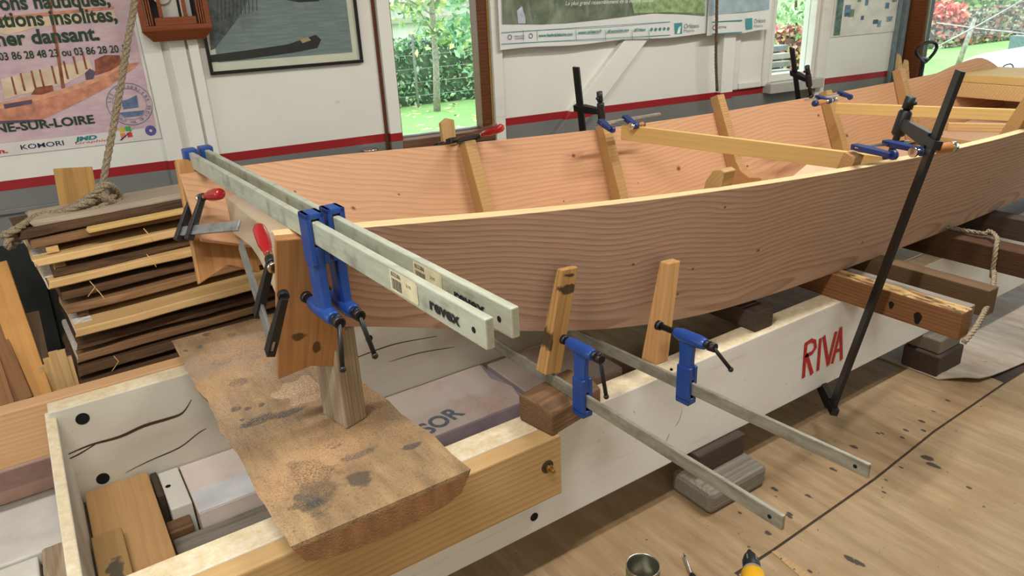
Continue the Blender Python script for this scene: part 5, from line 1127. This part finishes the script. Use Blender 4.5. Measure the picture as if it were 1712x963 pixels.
q = d_(1572, 30, 20); bush('red_creeper', 'patch of bright red creeper at the left end of the mixed hedge', (q.x, q.y, .62), (.7, .5, .33), 700, .14, ('d0574e', 'e07a6a', 'e39a86', 'b84848', 'd98a70'), 13)
# young tree in front of the green hedge
tb = Pz(731, 186, -.03); tt = d_(722, 8, (tb-CAMP).length*.98)
tr = thing('young_tree', 'slim pale-trunked tree on the lawn in the first window', 'tree', Matrix.Translation(tb))
brk = plain('pale_bark', 'a9a096', .9, 0, .2, 30)
top = tt+V((.05, 0, 1.6)); m = MB(); m.tube([tb, tb.lerp(tt, .5)+V((.02, 0, 0)), tt, top], [.055, .045, .04, .02], 10); m.build('trunk', brk, tr, tr.matrix_basis.inverted())
rr = random.Random(5); bl_ = []
m = MB()
for i in range(16):
    s0 = tt.lerp(top, rr.uniform(-.25, .9)); e0 = s0+V((rr.uniform(-1.3, 1.3), rr.uniform(-.8, .4), rr.uniform(-.25, .5))); mid = s0.lerp(e0, .5)+V((0, 0, .15)); bl_.append((s0, mid, e0))
    Lb = MB(); Lb.tube(smooth_path([s0, mid, e0], 4), .011, 6); Lb.build('branch', brk, tr, tr.matrix_basis.inverted())
def smp(rd):
    s0, mid, e0 = rd.choice(bl_); t = rd.random(); p = (s0.lerp(mid, t*2) if t < .5 else mid.lerp(e0, t*2-1)); return p+V((rd.gauss(0, .16), rd.gauss(0, .16), rd.gauss(0, .13)-.05))
o = leafcards(MB(), 1500, smp, .10, 21).build('foliage', leafmat('leaves_tree', ('86ad74', 'a3c08a', 'c3cf8c', '6f9a68', 'd7d79a')), tr, tr.matrix_basis.inverted(), recalc=False); o['kind'] = 'stuff'
q = d_(795, 40, 8.5); bush('leafy_branch_shrub', 'leafy green shrub by the right jamb outside the first window', (q.x+.12, q.y, 1.45), (.42, .5, .75), 700, .09, ('7fae84', '9cc49a', 'b8cf8a', '5f9270'), 14)
rr = random.Random(8)
m = leafcards(MB(), 150, lambda rd: V((rd.uniform(2.5, 7.5), rd.uniform(8., 10.8), -.022)), .13, 31, True)
tag(m.build('fallen_leaves', leafmat('leaf_litter', ('d8c07a', 'e3d39a', 'c9a860', 'd9cda8')), recalc=False), 'yellow fallen leaves scattered over the lawn', 'leaves', None, 'stuff')
# wire fence before the hedge
fn = thing('wire_fence', 'thin wire fence in front of the green hedge', 'fence', (2.5, 10.6, -.03)); wr = plain('fence_wire', 'a8b0ac', .4, .6)
for k in range(5):
    m = MB(); m.cyl((2.5, 10.75, .15+.2*k), (7.6, 10.25, .15+.2*k), .004, .004, 5); wld(fn, m, 'wire', wr)
for x in (3.2, 5.2, 7.2): m = MB(); m.cyl((x, 10.75-(x-2.5)*.098, -.03), (x, 10.75-(x-2.5)*.098, 1.05), .02, .02, 8); wld(fn, m, 'post', plain('fence_post%d' % (x*10), '8c8a80', .7))
# low pale building behind the hedge
hb = thing('low_building', 'low pale building with a greenish roof edge behind the green hedge', 'building', (6, 19, -.03)); 
wld(hb, MB().box(2., 15.5, 18, 24, -.03, 1.45), 'wall', plain('pale_render', 'cfccc4', .9, 0, .05, 2)); wld(hb, MB().box(1.8, 15.7, 17.8, 24.2, .95, 1.06), 'string_course', plain('greenish_band', '9fa68e', .8, 0, .1, 3)); wld(hb, MB().box(1.8, 15.7, 17.7, 24.2, 1.4501, 1.55), 'roof', plain('pale_roof', 'c5c6c2', .8, 0, .05, 2))
gw = thing('garden_wall', 'pale rendered wall in the distance beyond the hedge, at the right edge', 'wall', (26, 11, -.03))
q0 = d_(1663, 10, 27); q1 = d_(1760, -5, 27); wd = MB(); wd.loft([[(q0.x, q0.y, -.03), (q1.x, q1.y, -.03), (q1.x, q1.y, 2.6), (q0.x, q0.y, 2.6)], [(q0.x+.4, q0.y+.4, -.03), (q1.x+.4, q1.y+.4, -.03), (q1.x+.4, q1.y+.4, 2.6), (q0.x+.4, q0.y+.4, 2.6)]], True, True, False); wld(gw, wd, 'wall', plain('pale_stone', 'c9c2b8', .9, 0, .1, 3))
# pole, lines, white hull outside the door
pb_ = Pz(1600, 114, -.03); pt_ = d_(1630, 30, (pb_-CAMP).length)
m = MB(); m.tube([pb_, pb_.lerp(pt_, .5), pt_], [.05, .04, .03], 10); tag(m.build('tree_stake', plain('grey_stake', 'a39c92', .9, 0, .25, 20)), 'slim grey leaning stake on the lawn outside the door', 'stake')
m = MB(); m.tube([d_(1560, 82, 8.5), d_(1640, 40, 8.2), d_(1730, -11, 8)], .008, 8); tag(m.build('mooring_line', plain('white_line', 'e3e3e0', .7)), 'thick white line rising to the right outside the door', 'rope')
m = MB(); m.tube([d_(1566, 38, 11), d_(1640, 48, 10.6), d_(1735, 58, 10)], .005, 8); tag(m.build('mooring_line', plain('white_line2', 'dcdcda', .7)), 'thin white line sagging across the hedge outside the door', 'rope')
wh = thing('white_boat', 'white hull of another boat parked outside the door', 'boat', Matrix.Translation(d_(1690, 130, 8.2)))
m = MB(); rg = []; c = V((7.98, 3.75, .55))
N = 22
for i in range(N+1):
    t = i/N; x = -.15+2.5*t; hw = .50*min(1, (t*1.9+.02))**.55; top_ = .10+.05*math.sin(min(1, t*1.5)*1.5); r_ = []
    for k in range(13):
        a = math.pi*k/12; r_.append((c.x+x, c.y-hw*math.cos(a), c.z+top_*min(1, t*4+.12)-.02+ (.06*math.sin(a) if True else 0)))
    r_ += [(c.x+x, c.y+hw*.9, c.z-.35-.25*min(1, t*2)), (c.x+x, c.y, c.z-.5-.3*min(1, t*2)), (c.x+x, c.y-hw*.9, c.z-.35-.25*min(1, t*2))]
    rg.append(r_)
m.loft(rg, True, True, True); wld(wh, m, 'hull', plain('white_gelcoat', 'dcdde6', .3, 0, .02, 4))
m = MB(); q = c+V((-.3, -.42, -.02)); m.tube(smooth_path([Pz(1672, 121, c.z+.02)*0+d_(1673, 119, 7.4), d_(1679, 110, 7.4), d_(1690, 107, 7.4), d_(1694, 113, 7.4), d_(1691, 121, 7.4)], 5), .005, 6); wld(wh, m, 'cable_loop', M_['black_soft'])
for i, off in enumerate((0,)):
    cr = thing('boat_cradle', 'trestle under the white hull outside', 'trestle', (c.x+.6, c.y, -.03)); 
    for sx in (-.4, .4): wld(cr, MB().box(c.x+.6+sx-.04, c.x+.6+sx+.04, c.y-.6, c.y+.6, -.03, c.z-.72), 'bearer', M_['grey'], .004)
q = d_(1706, 66, 15); tag(MB().box(-.11, .11, -.11, .11, -q.z-.03, .06).build('garden_box', plain('slate_box', '6d7f8a', .5), None, Matrix.Translation(q)), 'small slate-grey box on the lawn at the right edge', 'box')
# pale planks piled outside the second window
for k in range(4):
    p = Pz(1330, 136, .3); rr_ = .02*k
    o = MB().box(-.7, .7, -.12, .12, 0, .06).build('stored_plank', plain('grey_plank%d' % k, ('b9b7ae', '9fa09a', 'c6c2b6', '8f9492')[k], .8, 0, .1, 12), None, Matrix.Translation((6.6+.08*k, 5.6+.03*k, -.028+.30*0+.075*k+.62)) @ Matrix.Rotation(.1*k-.3, 4, 'Z'), .004)
    tag(o, ('lowest pale plank', 'second pale plank', 'third pale plank', 'top pale plank')[k]+' of the pile outside the second window', 'plank', 'planks piled outside')
o = beam('plank_trestle', 'grey bench carrying the pile of planks outside the second window', 'trestle', 6.1, 7.2, 5.5, 5.75, -.03, .590, M_['grey'])
q = d_(1330, 20, 20); bush('pale_shrub', 'pale green shrub behind the red creeper outside the second window', (q.x, q.y, 1.0), (1.6, 1.0, .9), 1500, .16, ('a9c49a', 'bfd2a8', '93b389', 'cfd9b8'), 15)
